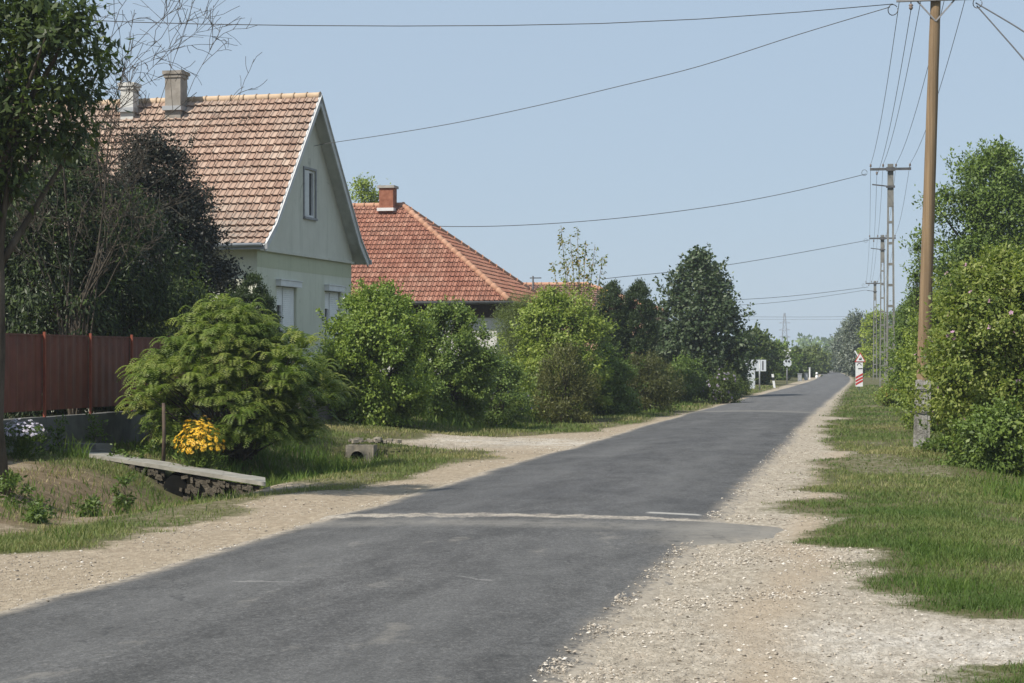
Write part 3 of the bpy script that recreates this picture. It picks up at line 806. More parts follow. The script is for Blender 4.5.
# ================================================================== HOUSES
def tile_face(mb, O, u, inn, prof, umin, umax, tw, tl, rng, lift=.045, amp=.034):
    """courses of roof tiles; prof = [(inward h, z)], O = eave point at h=0, z=0"""
    O, u, inn = Vector(O), Vector(u).normalized(), Vector(inn).normalized()
    seg = [0]
    for a, b in zip(prof, prof[1:]): seg.append(seg[-1] + math.hypot(b[0] - a[0], b[1] - a[1]))
    S = seg[-1]

    def P(s):
        for i in range(len(prof) - 1):
            if s <= seg[i + 1] + 1e-9 or i == len(prof) - 2:
                f = (s - seg[i]) / (seg[i + 1] - seg[i]); a, b = prof[i], prof[i + 1]
                dh, dz = b[0] - a[0], b[1] - a[1]; l = math.hypot(dh, dz)
                return a[0] + dh * f, a[1] + dz * f, Vector((0, 0, dh / l)) - inn * (dz / l)
    nrow = max(1, round(S / tl)); tl = S / nrow
    px_ = [0, .10, .16, .66, .80, .96]; prf = [-amp * .3, -amp * .3, amp * .35, amp * .35, amp, amp * .9]
    for r in range(nrow):
        h0, z0, n0 = P(r * tl + 1e-4); h1, z1, _ = P(min((r + 1) * tl + .03, S - 1e-4))
        a0, b0 = umin(h0), umax(h0); a1, b1 = umin(h1), umax(h1)
        j0 = int(math.floor(min(a0, a1) / tw)); j1 = int(math.ceil(max(b0, b1) / tw))
        for j in range(j0, j1):
            lo, up = [], []
            jl = lift * rng.uniform(.85, 1.15)
            for q in range(6):
                uu = (j + px_[q]) * tw
                ul = min(max(uu, a0), b0); uh = min(max(uu, a1), b1)
                lo.append(O + u * ul + inn * h0 + Vector((0, 0, z0)) + n0 * (jl + prf[q]))
                up.append(O + u * uh + inn * h1 + Vector((0, 0, z1)) + n0 * (.004 + prf[q]))
            if (lo[0] - lo[5]).length < .012 and (up[0] - up[5]).length < .012: continue
            tone = min(max(rng.gauss(.5, .19), 0), 1)
            for q in range(5): mb.poly([lo[q], lo[q + 1], up[q + 1], up[q]], tone)
            for q in range(5):
                uc = (up[q] - lo[q]).normalized() * .05
                mb.poly([lo[q] - n0 * (jl + .003) + uc, lo[q + 1] - n0 * (jl + .003) + uc, lo[q + 1], lo[q]], tone)
            mb.poly([lo[0] - n0 * (jl + .003), lo[0], up[0]], tone)
            mb.poly([lo[5], lo[5] - n0 * (jl + amp), up[5] - n0 * amp, up[5]], tone)


def ridge_caps(mb, a, b, rng, step=.36, r=.10):
    a, b = Vector(a), Vector(b); d = b - a; n = max(1, int(d.length / step)); d /= n
    for i in range(n):
        p, q = a + d * i, a + d * (i + 1.06)
        mb.tube([p, p * .15 + q * .85, q], [r, r * 1.02, r * 1.28], 9, tone=min(max(rng.gauss(.5, .2), 0), 1))


M['tile_tan'] = mat_tile('tile_tan', (.26, .165, .122), (.36, .245, .185), (.46, .345, .27), (.255, .24, .21), 1.0, .40)
M['tile_red'] = mat_tile('tile_red', (.20, .082, .054), (.29, .128, .086), (.385, .20, .14), (.25, .165, .12), .6, .7)
M['tile_old'] = mat_tile('tile_old', (.17, .092, .072), (.22, .125, .10), (.27, .17, .14), (.32, .2, .15), .5, .7)


def camv(X, Y):
    x, y = c2w(X, Y); return Vector((x, y, 0))


# ---- house with the gable to the road
hr = random.Random(3)
o2 = c2w(-6.54, 50.0)
HB = Vector((o2[0], o2[1], 0))
k_ = math.hypot(.25, 1)
E1 = camv(.25 / k_, 1 / k_); E2 = camv(-1 / k_, .25 / k_)      # along the gable (away), along the ridge (left)
GW, GL = 7.5, 11.5
ZG = .40


def Lc(a, b, z): return HB + E1 * a + E2 * b + Vector((0, 0, z))


h1 = root('gable_house', Lc(GW / 2, GL / 2, ZG), 'grey green plastered house, steep gable facing the road, weathered pinkish tiled roof', 'house')
APX = GW / 2
prof = [(-.45, 4.68), (.30, 5.24), (APX, 9.0)]
zroof = lambda a: 5.24 + (a - .30) * (9.0 - 5.24) / (APX - .30)
ZS = 4.66                     # string course
# lower gable wall with two openings, upper gable with one
OPS = [(1.4, 2.9, 2.05, 3.74), (5.2, 6.55, 2.05, 3.74)]
w = MB()


def gquad(mb, a0, a1, z0, z1, b=0.0): mb.poly([Lc(a0, b, z0), Lc(a0, b, z1), Lc(a1, b, z1), Lc(a1, b, z0)])


as_ = [0, OPS[0][0], OPS[0][1], OPS[1][0], OPS[1][1], GW]
for i in range(5):
    if i in (1, 3):
        gquad(w, as_[i], as_[i + 1], ZG, 2.05); gquad(w, as_[i], as_[i + 1], 3.74, ZS)
    else: gquad(w, as_[i], as_[i + 1], ZG, ZS)
RD = .16


def reveals(mb, a0, a1, z0, z1, b0, d):
    mb.poly([Lc(a0, b0, z0), Lc(a0, b0 + d, z0), Lc(a0, b0 + d, z1), Lc(a0, b0, z1)])
    mb.poly([Lc(a1, b0, z0), Lc(a1, b0, z1), Lc(a1, b0 + d, z1), Lc(a1, b0 + d, z0)])
    mb.poly([Lc(a0, b0, z1), Lc(a0, b0 + d, z1), Lc(a1, b0 + d, z1), Lc(a1, b0, z1)])
    mb.poly([Lc(a0, b0, z0), Lc(a1, b0, z0), Lc(a1, b0 + d, z0), Lc(a0, b0 + d, z0)])


for (a0, a1, z0, z1) in OPS: reveals(w, a0, a1, z0, z1, 0, RD)
w.poly([Lc(0, 0, ZG), Lc(0, GL, ZG), Lc(0, GL, 5.0), Lc(0, 0, 5.0)])
w.poly([Lc(GW, 0, ZG), Lc(GW, 0, 5.0), Lc(GW, GL, 5.0), Lc(GW, GL, ZG)])
w.poly([Lc(0, GL, ZG), Lc(GW, GL, ZG), Lc(GW, GL, 5.0), Lc(APX, GL, 8.88), Lc(0, GL, 5.0)])
w.build('wall', M['plaster_low'], h1)
g = MB(); B0 = -.03
AO = (3.40, 4.28, 5.70, 7.0)
top = lambda a: zroof(a if a <= APX else GW - a) - .10
ainv = lambda z: (z + .10 - 5.24) * (APX - .30) / (9.0 - 5.24) + .30
gp = lambda pts: g.poly([Lc(a, B0, z) for a, z in pts])
gp([(0, ZS), (0, top(0)), (ainv(AO[2]), AO[2]), (GW - ainv(AO[2]), AO[2]), (GW, top(GW)), (GW, ZS)])
gp([(ainv(AO[2]), AO[2]), (ainv(AO[3]), AO[3]), (AO[0], AO[3]), (AO[0], AO[2])])
gp([(AO[1], AO[2]), (AO[1], AO[3]), (GW - ainv(AO[3]), AO[3]), (GW - ainv(AO[2]), AO[2])])
gp([(ainv(AO[3]), AO[3]), (APX, top(APX)), (GW - ainv(AO[3]), AO[3])])
reveals(g, *AO, B0, .14)
g.poly([Lc(0, B0, ZS), Lc(GW, B0, ZS), Lc(GW, 0, ZS), Lc(0, 0, ZS)])
g.build('gable_wall', M['plaster'], h1)
sc_ = MB()
sc_.box(Lc(GW / 2, -.045, ZS - .035), GW + .06, .09, .07, E1, E2)
sc_.build('string_course', M['plaster'], h1)
pb__ = MB(); pb__.box(Lc(GW / 2, .02, ZS - .07 - .21), GW - .01, .05, .42, E1, E2); pb__.build('painted_band', M['band'], h1)
# ground-floor windows: open-fronted roller shutter box, a dark leaf on the left, the closed shutter on the right
for i, (a0, a1, z0, z1) in enumerate(OPS):
    wf = MB()
    am = a0 + (a1 - a0) * .40
    for q0, q1 in ((a0, am), (am, a1)):
        c0, c1 = q0 + .005, q1 - .005
        wf.box(Lc(c0 + .03, .12, (z0 + z1) / 2), .06, .06, z1 - z0 - .02, E1, E2)
        wf.box(Lc(c1 - .03, .12, (z0 + z1) / 2), .06, .06, z1 - z0 - .02, E1, E2)
        wf.box(Lc((c0 + c1) / 2, .123, z0 + .035), c1 - c0, .06, .05, E1, E2)
    win = wf.build('window', M['white'], h1)
    pn = MB(); gquad(pn, a0 + .05, a1 - .05, z0 + .05, z1, .135); pn.build('pane', M['glass'], win)
    sh = MB()
    nsl = 30
    for q in range(nsl):                       # slats
        zc = z1 - .02 - (q + .5) * (z1 - z0 - .05) / nsl; hh = (z1 - z0 - .05) / nsl
        sh.box(Lc((am + a1) / 2, .075, zc), a1 - am - .07, .018, hh * .96, E1, E2, (Vector((0, 0, 1)) + E2 * .12).normalized())
        if q < nsl * .30: sh.box(Lc((am + a0) / 2, .075, zc), am - a0 - .07, .018, hh * .96, E1, E2, (Vector((0, 0, 1)) + E2 * .12).normalized())
    sh.build('roller_shutter', M['shutter'], win)
    bx = MB()
    bx.box(Lc((a0 + a1) / 2, -.065, z1 + .065), a1 - a0 + .10, .16, .15, E1, E2)
    bx.box(Lc((a0 + a1) / 2, -.07, z1 + .155), a1 - a0 + .14, .19, .025, E1, E2)
    bx.build('shutter_box', M['white'], win)
    sl_ = MB(); sl_.box(Lc((a0 + a1) / 2, -.04, z0 - .03), a1 - a0 + .1, .22, .05, E1, E2); sl_.build('sill', M['concrete'], win)
# attic window
a0, a1, z0, z1 = AO
wf = MB()
for c in (a0 + .035, (a0 + a1) / 2, a1 - .035): wf.box(Lc(c, .03, (z0 + z1) / 2), .065, .07, z1 - z0 - .004, E1, E2)
wf.box(Lc((a0 + a1) / 2, .034, z0 + .035), a1 - a0 - .006, .07, .06, E1, E2); wf.box(Lc((a0 + a1) / 2, .034, z1 - .035), a1 - a0 - .006, .07, .06, E1, E2)
wf.box(Lc(a0 + .12, -.035, (z0 + z1) / 2), .24, .03, z1 - z0 - .06, (E1 * .9 - E2 * .44).normalized(), (E2 * .9 + E1 * .44).normalized())
win = wf.build('attic_window', M['white'], h1)
pn = MB(); gquad(pn, a0 + .03, a1 - .03, z0 + .03, z1 - .03, .055); pn.build('pane', M['glass'], win)
fr = MB()
for s0, s1 in ((a0 - .07, a0 - .005), (a1 + .005, a1 + .07)): fr.box(Lc((s0 + s1) / 2, -.045, (z0 + z1) / 2), s1 - s0, .035, z1 - z0 + .13, E1, E2)
fr.box(Lc((a0 + a1) / 2, -.047, z1 + .035), a1 - a0 + .14, .035, .06, E1, E2); fr.box(Lc((a0 + a1) / 2, -.06, z0 - .035), a1 - a0 + .14, .07, .06, E1, E2)
fr.build('frame', M['steel_grey'], win)
# roof
OV = .38
rf = MB()
tile_face(rf, Lc(0, 0, 0), E2, E1, prof, lambda h: -OV, lambda h: GL + .4, .215, .285, hr, .072, .046)
tile_face(rf, Lc(GW, 0, 0), E2, -E1, prof, lambda h: -OV, lambda h: GL + .4, .215, .285, hr, .072, .046)
roof = rf.build('roof', M['tile_tan'], h1)
cp = MB(); ridge_caps(cp, Lc(APX, GL + .4, 9.03), Lc(APX, -OV + .02, 9.03), hr, .37, .095)
cp.build('ridge_tiles', M['tan'], roof)
und = MB(); bb = MB()
for sgn, aa in ((1, lambda h: h), (-1, lambda h: GW - h)):
    for (h0, z0), (h1_, z1_) in zip(prof, prof[1:]):
        # boards under the overhang and along the eaves
        t_ = .035
        q = [Lc(aa(h0), -OV + .03, z0 - t_), Lc(aa(h1_), -OV + .03, z1_ - t_), Lc(aa(h1_), GL + .3, z1_ - t_), Lc(aa(h0), GL + .3, z0 - t_)]
        und.hexa([p_ - Vector((0, 0, .05)) for p_ in q] + q)
        a_, b_ = Lc(aa(h0), -OV, z0 - .075), Lc(aa(h1_), -OV, z1_ - .075)
        bb.bar(a_, b_ + (b_ - a_).normalized() * .02, .035, .21, up=(Vector((0, 0, 1))))
        a_, b_ = Lc(aa(h0), -OV - .03, z0 + .035), Lc(aa(h1_), -OV - .03, z1_ + .035)
        bb.bar(a_, b_ + (b_ - a_).normalized() * .02, .05, .035, up=(Vector((0, 0, 1))))
und.build('soffit', M['soffit'], roof)
bb.build('bargeboard', M['board'], roof)
for a_ in (-.47, GW + .47):
    ea = MB(); ea.box(Lc(a_, GL / 2 - .1, 4.66), .04, GL + .75, .14, E1, E2); ea.build('eave_board', M['gutter'], roof)
for a_ in (-.545, GW + .545):
    gt = MB(); gt.tube([Lc(a_, -OV + .04, 4.70), Lc(a_, GL + .4, 4.70)], .05, 8); gt.build('gutter', M['gutter'], roof)
# chimneys astride the ridge
for b_, cw, ct, nm_, lab in ((3.72, .46, 9.68, 'chim_grey', None), (5.12, .38, 9.40, 'house_white', 'paler chimney partly behind bare branches')):
    c = MB(); zc = 8.3
    c.box(Lc(APX - .38, b_, (zc + ct) / 2), cw, cw, ct - zc, E1, E2)
    c.box(Lc(APX - .38, b_, ct + .05), cw + .12, cw + .12, .10, E1, E2)
    c.box(Lc(APX - .38, b_, ct - .05), cw + .06, cw + .06, .08, E1, E2)
    ch = c.build('chimney', M[nm_], roof)
    if lab: ch['label'] = lab
    fl = MB(); fl.box(Lc(APX - .42, b_, 8.74), cw + .10, cw + .10, .12, E1, E2); fl.build('flashing', M['gutter'], ch)

# ---- hipped red house
hr = random.Random(5)


def hip_house(name, label, corner, e1, e2, Wd, Ln, ze, pitch, zg, tile, wallmat, caps, inset=.55, tw=.23, tl=.33, dark=True):
    rise = Wd / 2 * math.tan(pitch)
    C0 = Vector((*corner, 0))
    Q = lambda a, b, z: C0 + e1 * a + e2 * b + Vector((0, 0, z))
    rt = root(name, Q(Wd / 2, Ln / 2, zg), label, 'house')
    wb = MB(); i_ = inset
    for p_, q_ in (((i_, i_), (i_, Ln - i_)), ((i_, Ln - i_), (Wd - i_, Ln - i_)), ((Wd - i_, Ln - i_), (Wd - i_, i_)), ((Wd - i_, i_), (i_, i_))):
        wb.poly([Q(*p_, zg), Q(*q_, zg), Q(*q_, ze + .05), Q(*p_, ze + .05)])
    wb.build('wall', M[wallmat], rt)
    r = MB(); hw = Wd / 2; pr = [(0, ze), (hw, ze + rise)]
    tile_face(r, Q(0, 0, 0), e2, e1, pr, lambda h: h, lambda h: Ln - h, tw, tl, hr, .05, .045)
    tile_face(r, Q(Wd, 0, 0), e2, -e1, pr, lambda h: h, lambda h: Ln - h, tw, tl, hr)
    tile_face(r, Q(0, 0, 0), e1, e2, pr, lambda h: h, lambda h: Wd - h, tw, tl, hr)
    tile_face(r, Q(0, Ln, 0), e1, -e2, pr, lambda h: h, lambda h: Wd - h, tw, tl, hr)
    ro = r.build('roof', M[tile], rt)
    cb = MB(); up = ze + rise + .03
    ridge_caps(cb, Q(hw, Ln - hw, up), Q(hw, hw, up), hr, .37, .10)
    for (a, b), (a2, b2) in (((0, 0), (hw, hw)), ((Wd, 0), (hw, hw)), ((0, Ln), (hw, Ln - hw)), ((Wd, Ln), (hw, Ln - hw))):
        ridge_caps(cb, Q(a, b, ze + .06), Q(a2, b2, up), hr, .37, .10)
    cb.build('ridge_tiles', M[caps], ro)
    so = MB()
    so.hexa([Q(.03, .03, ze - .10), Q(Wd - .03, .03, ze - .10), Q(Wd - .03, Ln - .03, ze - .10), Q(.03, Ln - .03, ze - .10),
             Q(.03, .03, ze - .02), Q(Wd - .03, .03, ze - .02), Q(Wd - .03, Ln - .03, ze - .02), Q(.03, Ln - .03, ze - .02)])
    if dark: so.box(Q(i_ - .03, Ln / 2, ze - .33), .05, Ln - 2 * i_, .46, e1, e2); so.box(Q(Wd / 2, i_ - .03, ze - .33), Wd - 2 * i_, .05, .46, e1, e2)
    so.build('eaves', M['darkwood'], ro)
    gb = MB()
    ring = [Q(-.07, -.07, ze - .03), Q(-.07, Ln + .07, ze - .03), Q(Wd + .07, Ln + .07, ze - .03), Q(Wd + .07, -.07, ze - .03), Q(-.07, -.07, ze - .03)]
    for p_, q_ in zip(ring, ring[1:]):
        gb = MB(); gb.tube([p_, q_], .06, 8); gb.build('gutter', M['gutter_dark'], ro)
    return rt, ro, Q, ze + rise


R1, R2 = camv(.184, .983), camv(-.983, .184)
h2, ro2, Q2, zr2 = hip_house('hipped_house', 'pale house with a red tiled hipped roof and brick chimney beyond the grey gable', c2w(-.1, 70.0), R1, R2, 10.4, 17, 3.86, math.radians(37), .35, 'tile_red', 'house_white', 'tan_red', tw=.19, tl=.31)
c = MB(); c.box(Q2(5.0, 5.75, 7.6), .60, .56, 1.7, R1, R2); ch = c.build('chimney', M['brick'], ro2)
c = MB(); c.box(Q2(5.0, 5.75, 8.49), .72, .68, .10, R1, R2); c.build('chimney_cap', M['concrete'], ch)
c = MB(); c.box(Q2(4.78, 5.75, 7.60), .46, .66, .12, R1, R2); c.build('flashing', M['white'], ch)
w_ = MB(); w_.box(Q2(.50, 3.2, 2.35), .10, 1.2, 1.4, R1, R2); wn = w_.build('window', M['white'], h2)
w_ = MB(); w_.box(Q2(.462, 3.2, 2.35), .06, 1.0, 1.2, R1, R2); w_.build('pane', M['glass'], wn)

h3, ro3, Q3, zr3 = hip_house('low_roofed_house', 'low house with old red tiles and a pinkish wall, mostly hidden behind the dark conifers', c2w(7.0, 95.0), R1, R2, 8.0, 15.0, 4.15, math.radians(20), .3, 'tile_old', 'pinkwall', 'tan_red', inset=.25, dark=False)
# ================================================================== FENCE, BRIDGE, CULVERT
fr_ = random.Random(9)
FX = -13.0
fy = [29.0 + 1.84 * k for k in range(-5, 7)]
fn = root('panel_fence', (FX, 29, gz(FX, 29)), 'dark red brown corrugated sheet fence on orange posts behind the walnut trunk', 'fence')
for k, y in enumerate(fy):
    pb = MB(); pb.box((FX + .04, y, 1.50), .04, .038, 1.46); pb.build('post', M['fencepost'], fn)
    if k + 1 < len(fy):
        pm = MB(); y2 = fy[k + 1]; n = 24; zb, zt = .985, 2.17
        for q in range(n):
            ya = y + .01 + (y2 - y - .02) * q / n; yb = y + .01 + (y2 - y - .02) * (q + 1) / n
            xa, xb = ((0, .022), (.022, .022), (.022, 0), (0, 0))[q % 4]
            pm.poly([(FX - xa, ya, zb), (FX - xb, yb, zb), (FX - xb, yb, zt), (FX - xa, ya, zt)])
            pm.poly([(FX - xa - .004, ya, zb), (FX - xa - .004, ya, zt), (FX - xb - .004, yb, zt), (FX - xb - .004, yb, zb)])
        pl = pm.build('panel', M['fence'], fn)
        rl = MB()
        for z in (1.12, 2.05): rl.bar((FX - .03, y, z), (FX - .03, y2, z), .03, .04)
        rl.bar((FX - .006, y, zt + .012), (FX - .006, y2, zt + .012), .035, .022)
        rl.build('rail', M['fence'], pl)
lw = MB(); n = 40
ya_, yb_ = fy[0] - .3, fy[-1] + .3
for q in range(n):
    a, b = ya_ + (yb_ - ya_) * q / n, ya_ + (yb_ - ya_) * (q + 1) / n
    lw.box((FX, (a + b) / 2, .44), .26 + fr_.uniform(-.008, .008), b - a, .88 + fr_.uniform(-.008, .008))
tag(lw.build('low_wall', M['concrete_dark'], None, (FX, 29, 0)), 'low dark mossy concrete wall under the red brown fence', 'wall')

# footbridge over the ditch
SA_, SB_ = Vector((-8.50, 26.47, .055)), Vector((-12.1, 28.3, .365))
sd = (SB_ - SA_); sl_len = sd.length; sdn = sd.normalized(); sper = Vector((-.31, .95, 0)) * 1.0
fb = root('footbridge', ((SA_.x + SB_.x) / 2, (SA_.y + SB_.y) / 2 + .5, -.3), 'long narrow concrete slab bridging the ditch in front of the fence', 'footbridge')
s_ = MB(); ns = 14
for q in range(ns):
    a = SA_ + sd * (q / ns); b = SA_ + sd * ((q + 1) / ns)
    j = fr_.uniform(-.003, .003); up = Vector((0, 0, 1))
    W_ = sper * 1.15; th_ = .055
    s_.hexa([a - up * th_, b - up * th_, b + W_ - up * th_, a + W_ - up * th_, a + up * j, b + up * j, b + W_ + up * j, a + W_ + up * j])
s_.build('slab', M['slab'], fb)
s_ = MB()
for f0, f1 in ((.03, .40), (.52, .97)):
    for q in range(8):
        fa, fb_ = f0 + (f1 - f0) * q / 8, f0 + (f1 - f0) * (q + 1) / 8
        A_, B_ = SA_ + sd * fa + sper * .09, SA_ + sd * fb_ + sper * .09
        lo = Vector((0, 0, 1))
        za, zb_2 = gz(A_.x, A_.y) - .25 - A_.z, gz(B_.x, B_.y) - .25 - B_.z
        if max(za, zb_2) > -.12: continue
        s_.hexa([A_ + lo * za, B_ + lo * zb_2, B_ + lo * zb_2 + sper * .2, A_ + lo * za + sper * .2, A_ - lo * .088, B_ - lo * .088, B_ - lo * .088 + sper * .2, A_ - lo * .088 + sper * .2])
for q in range(110):
    f = fr_.uniform(.06, .96); a = SA_ + sd * f + sper * fr_.uniform(.02, .08)
    zb = gz(a.x, a.y) - .05; zt = a.z - .10
    if zt - zb < .04: continue
    if .40 < f < .52 and fr_.random() < .8: continue
    z = fr_.uniform(zb, zt); s1, s2 = fr_.uniform(.05, .15), fr_.uniform(.035, .08)
    an = fr_.uniform(-.25, .25)
    s_.box((a.x, a.y, z), s1, .18, s2, (sdn * math.cos(an) + Vector((0, 0, math.sin(an)))), sper, (Vector((0, 0, math.cos(an))) - sdn * math.sin(an)))
tag(s_.build('rubble_wall', M['rubble'], fb), kind='stuff')
s_ = MB(); a = SA_ + sd * .46; zc = gz(a.x, a.y) + .12
s_.tube([a + sper * .03 + Vector((0, 0, zc - a.z)), a + sper * 1.1 + Vector((0, 0, zc - a.z))], .17, 14)
s_.build('culvert_pipe', M['hole'], fb)

st_ = MB(); p = at(82, 459, 30.6)
st_.box((p.x - .35, p.y + .25, p.z + .06), 1.2, .7, .16, (.97, -.24, 0), (.24, .97, 0))
st_.box((p.x - .25, p.y + .55, p.z + .17), .9, .45, .1, (.97, -.24, 0), (.24, .97, 0))
tag(st_.build('stone_step', M['concrete_dark'], None, (p.x, p.y, p.z)), 'dark stone step at the upper end of the concrete footbridge', 'step')

p = at(360, 460, 38.0)
cv = root('culvert', (p.x, p.y, -.25), 'small pale concrete culvert headwall with an arched pipe mouth in the grassy ditch', 'culvert')
hw_ = MB(); nseg = 12; cx = p.x - .06; zt = .12; zb = -.35; w0, w1 = p.x - .29, p.x + .27; rr = .135; cz = -.13
pts = [(cx + rr * math.cos(t), cz + rr * math.sin(t)) for t in np.linspace(math.pi, 0, nseg + 1)]
for yy, fl in ((p.y, False), (p.y + .3, True)):
    polys = [[(w0, zb), (cx - rr, zb), (cx - rr, cz), (w0, cz)], [(cx + rr, zb), (w1, zb), (w1, cz), (cx + rr, cz)]]
    prev = (w0, cz)
    for q in range(nseg):
        tx0 = w0 + (w1 - w0) * q / nseg; tx1 = w0 + (w1 - w0) * (q + 1) / nseg
        polys.append([pts[q], pts[q + 1], (tx1, zt), (tx0, zt)])
    polys += [[(w0, cz), pts[0], (w0, zt)], [pts[-1], (w1, cz), (w1, zt)]]
    for pl in polys:
        v = [(a, yy, b) for a, b in pl]; hw_.poly(v if not fl else v[::-1])
hw_.poly([(w0, p.y, zt), (w1, p.y, zt), (w1, p.y + .3, zt), (w0, p.y + .3, zt)])
hw_.poly([(w1, p.y, zb), (w1, p.y + .3, zb), (w1, p.y + .3, zt), (w1, p.y, zt)]); hw_.poly([(w0, p.y, zb), (w0, p.y, zt), (w0, p.y + .3, zt), (w0, p.y + .3, zb)])
hw_.build('headwall', M['headwall'], cv)
pm = MB(); pm.tube([(cx, p.y + .02, cz), (cx, p.y + 1.5, cz)], rr, 16, caps=False); pm.poly([(cx - .3, p.y + 1.2, cz - .3), (cx + .3, p.y + 1.2, cz - .3), (cx + .3, p.y + 1.2, cz + .3), (cx - .3, p.y + 1.2, cz + .3)])
pm.build('pipe', M['hole'], cv)
rb = MB()
for q in range(26):
    a = fr_.uniform(0, 3.14); s1 = fr_.uniform(.05, .13)
    rb.box((p.x + fr_.uniform(-.35, .75), p.y + fr_.uniform(.05, .7), .20 + fr_.uniform(-.02, .03)), s1, s1 * .7, s1 * .5, (math.cos(a), math.sin(a), .1), (-math.sin(a), math.cos(a), 0))
tag(rb.build('rubble_top', M['headwall'], cv), kind='stuff')

p = at(163, 455, 30.5)
ib = MB(); zt = zat(403, 30.5); z0 = gz(p.x, p.y) - .1
ib.tube([(p.x, p.y, z0), (p.x + .02, p.y, (z0 + zt) / 2), (p.x + .01, p.y, zt)], [.032, .03, .026], 7)
tag(ib.build('garden_stake', M['iron'], None, (p.x, p.y, z0)), 'thin dark stake standing between the fence and the yellow flowers', 'stake')

# low picket fence glimpsed between the shrubs
pk = root('picket_fence', (-12.6, 46, gz(-12.6, 46)), 'low grey wooden picket fence glimpsed behind the front shrubs', 'fence')
q_ = MB(); y = 41.5; pr_ = MB(); po = []
while y < 66:
    z = gz(-12.6, y); q_.box((-12.6, y, z + .52), .02, .075, .95 + fr_.uniform(-.03, .03)); y += .125
q_.build('picket_panel', M['bark_grey'], pk)
for z in (.3, .78):
    pr_.bar((-12.635, 41.4, .36 + z), (-12.635, 66, .36 + z), .05, .07)
pr_.build('rail', M['bark_grey'], pk)

# ================================================================== LEFT TREES
plant('walnut_tree', 'large leaved walnut tree with a dark trunk at the left edge, nearest to the road', 'tree', -2, 23.8, -62, 106, 'lf_walnut',
      [(0, 0), (.56, 0), (.62, .40), (.70, .85), (.80, 1), (.89, .75), (.96, .4), (1, .1)], leaf=.135, aspect=.42, nclump=130, per=44, clump=.30, seed=21,
      trunk_r=.13, trunk_h=.42, nlimb=30, zmin=.57, droop=.9, up=.5, lob=.2)
plant('plum_tree', 'dark purplish plum tree standing against the left roof of the grey gable house', 'tree', 154, 43, 130, 76, 'lf_plum',
      [(0, .3), (.12, .75), (.3, 1), (.55, .95), (.75, .72), (.9, .42), (1, .1)], leaf=.085, aspect=.55, hollow=False, nclump=380, per=130, clump=.30, seed=22, trunk_r=.12, trunk_h=.2, nlimb=30, lob=.12)
plant('drooping_tree', 'green tree with drooping leafy sprays hanging over the red brown fence', 'tree', 62, 36.4, 138, 112, 'lf_droop',
      [(0, .2), (.14, .7), (.3, 1), (.55, 1), (.78, .75), (.92, .42), (1, .1)], leaf=.12, aspect=.28, tone_mid=.47, hollow=False, nclump=400, per=100, clump=.34, seed=23, trunk_r=.11, trunk_h=.2, nlimb=36, droop=1.1, up=.1, lob=.18)
plant('garden_tree', 'dense shady tree filling the far left behind the fence', 'tree', -70, 42, 70, 110, 'lf_dark',
      FULL, leaf=.13, aspect=.5, nclump=260, per=80, clump=.4, seed=24, trunk_r=.14, trunk_h=.2, nlimb=24)
plant('garden_shrub', 'dark green shrub behind the right end of the fence, below the plum tree', 'shrub', 190, 40.5, 282, 55, 'lf_dark', BUSH,
      leaf=.08, nclump=160, per=80, clump=.22, seed=25, trunk_r=.05, trunk_h=.1, stems=3)

# bare tree, dead or leafless, in front of the dark foliage
br = np.random.default_rng(31)
YB = 34.6
pb_ = at(72, 0, YB); zb_ = gz(pb_.x, pb_.y)
bt = root('bare_tree', (pb_.x, pb_.y, zb_ - .05), 'leafless grey tree spreading bare twigs above the fence and before the dark crowns', 'tree')
tr_ = MB(); tw_ = MB()


def rec(p, d, l, r, depth):
    k = 5 if depth < 2 else 4
    pts = [p]; dd = d.copy()
    for i in range(k):
        dd = dd + br.normal(0, .16, 3) + np.array([0, 0, .04 if depth < 3 else -.02]); dd /= np.linalg.norm(dd)
        pts.append(pts[-1] + dd * l / k)
    rad = [max(r * (1 - .75 * i / k), .0045) for i in range(k + 1)]
    (tr_ if depth == 0 else tw_).tube(pts, rad, 6 if depth < 2 else 4, caps=False)
    if depth >= 4: return
    nb_ = [7, 6, 5, 3][depth]
    for i in range(nb_):
        t_ = br.uniform(.3, 1.0) * k; i0 = min(int(t_), k - 1); q = pts[i0] * (1 - (t_ - i0)) + pts[i0 + 1] * (t_ - i0)
        ax_ = br.normal(0, 1, 3); ax_ -= dd * ax_.dot(dd); ax_ /= np.linalg.norm(ax_)
        nd = dd * br.uniform(.7, 1.1) + ax_ * br.uniform(.45, .9); nd /= np.linalg.norm(nd)
        rec(q, nd, l * br.uniform(.32, .52), max(rad[i0] * .55, .006), depth + 1)


p0 = np.array([pb_.x, pb_.y, zb_ - .1])
for (sx, sy, ex, ey, r_) in ((66, 330, 48, 25, .05), (72, 330, 80, -10, .055), (76, 320, 106, 10, .05), (82, 300, 128, 62, .05), (84, 300, 152, 132, .042),
                             (84, 310, 192, 205, .038), (62, 320, 5, 245, .045), (78, 300, 150, 185, .038), (60, 330, 20, 130, .04), (74, 320, 60, 210, .035), (80, 310, 120, 200, .03), (90, 305, 175, 215, .03), (70, 315, 35, 190, .03), (95, 300, 130, 140, .03)):
    s = np.array(at(sx, sy, YB)); e = np.array(at(ex, ey, YB + br.uniform(-1.0, 1.0)))
    d = e - s; l = np.linalg.norm(d); d /= l
    r_ *= .5
    tr_.tube([p0, (p0 + s) / 2 + br.normal(0, .05, 3), s], [r_ * 1.2, r_ * 1.1, r_], 6, caps=False)
    rec(s, d, l, r_, 0 if False else 1)
tr_.build('trunk', M['bark'], bt); tw_.build('branches', M['twig'], bt)

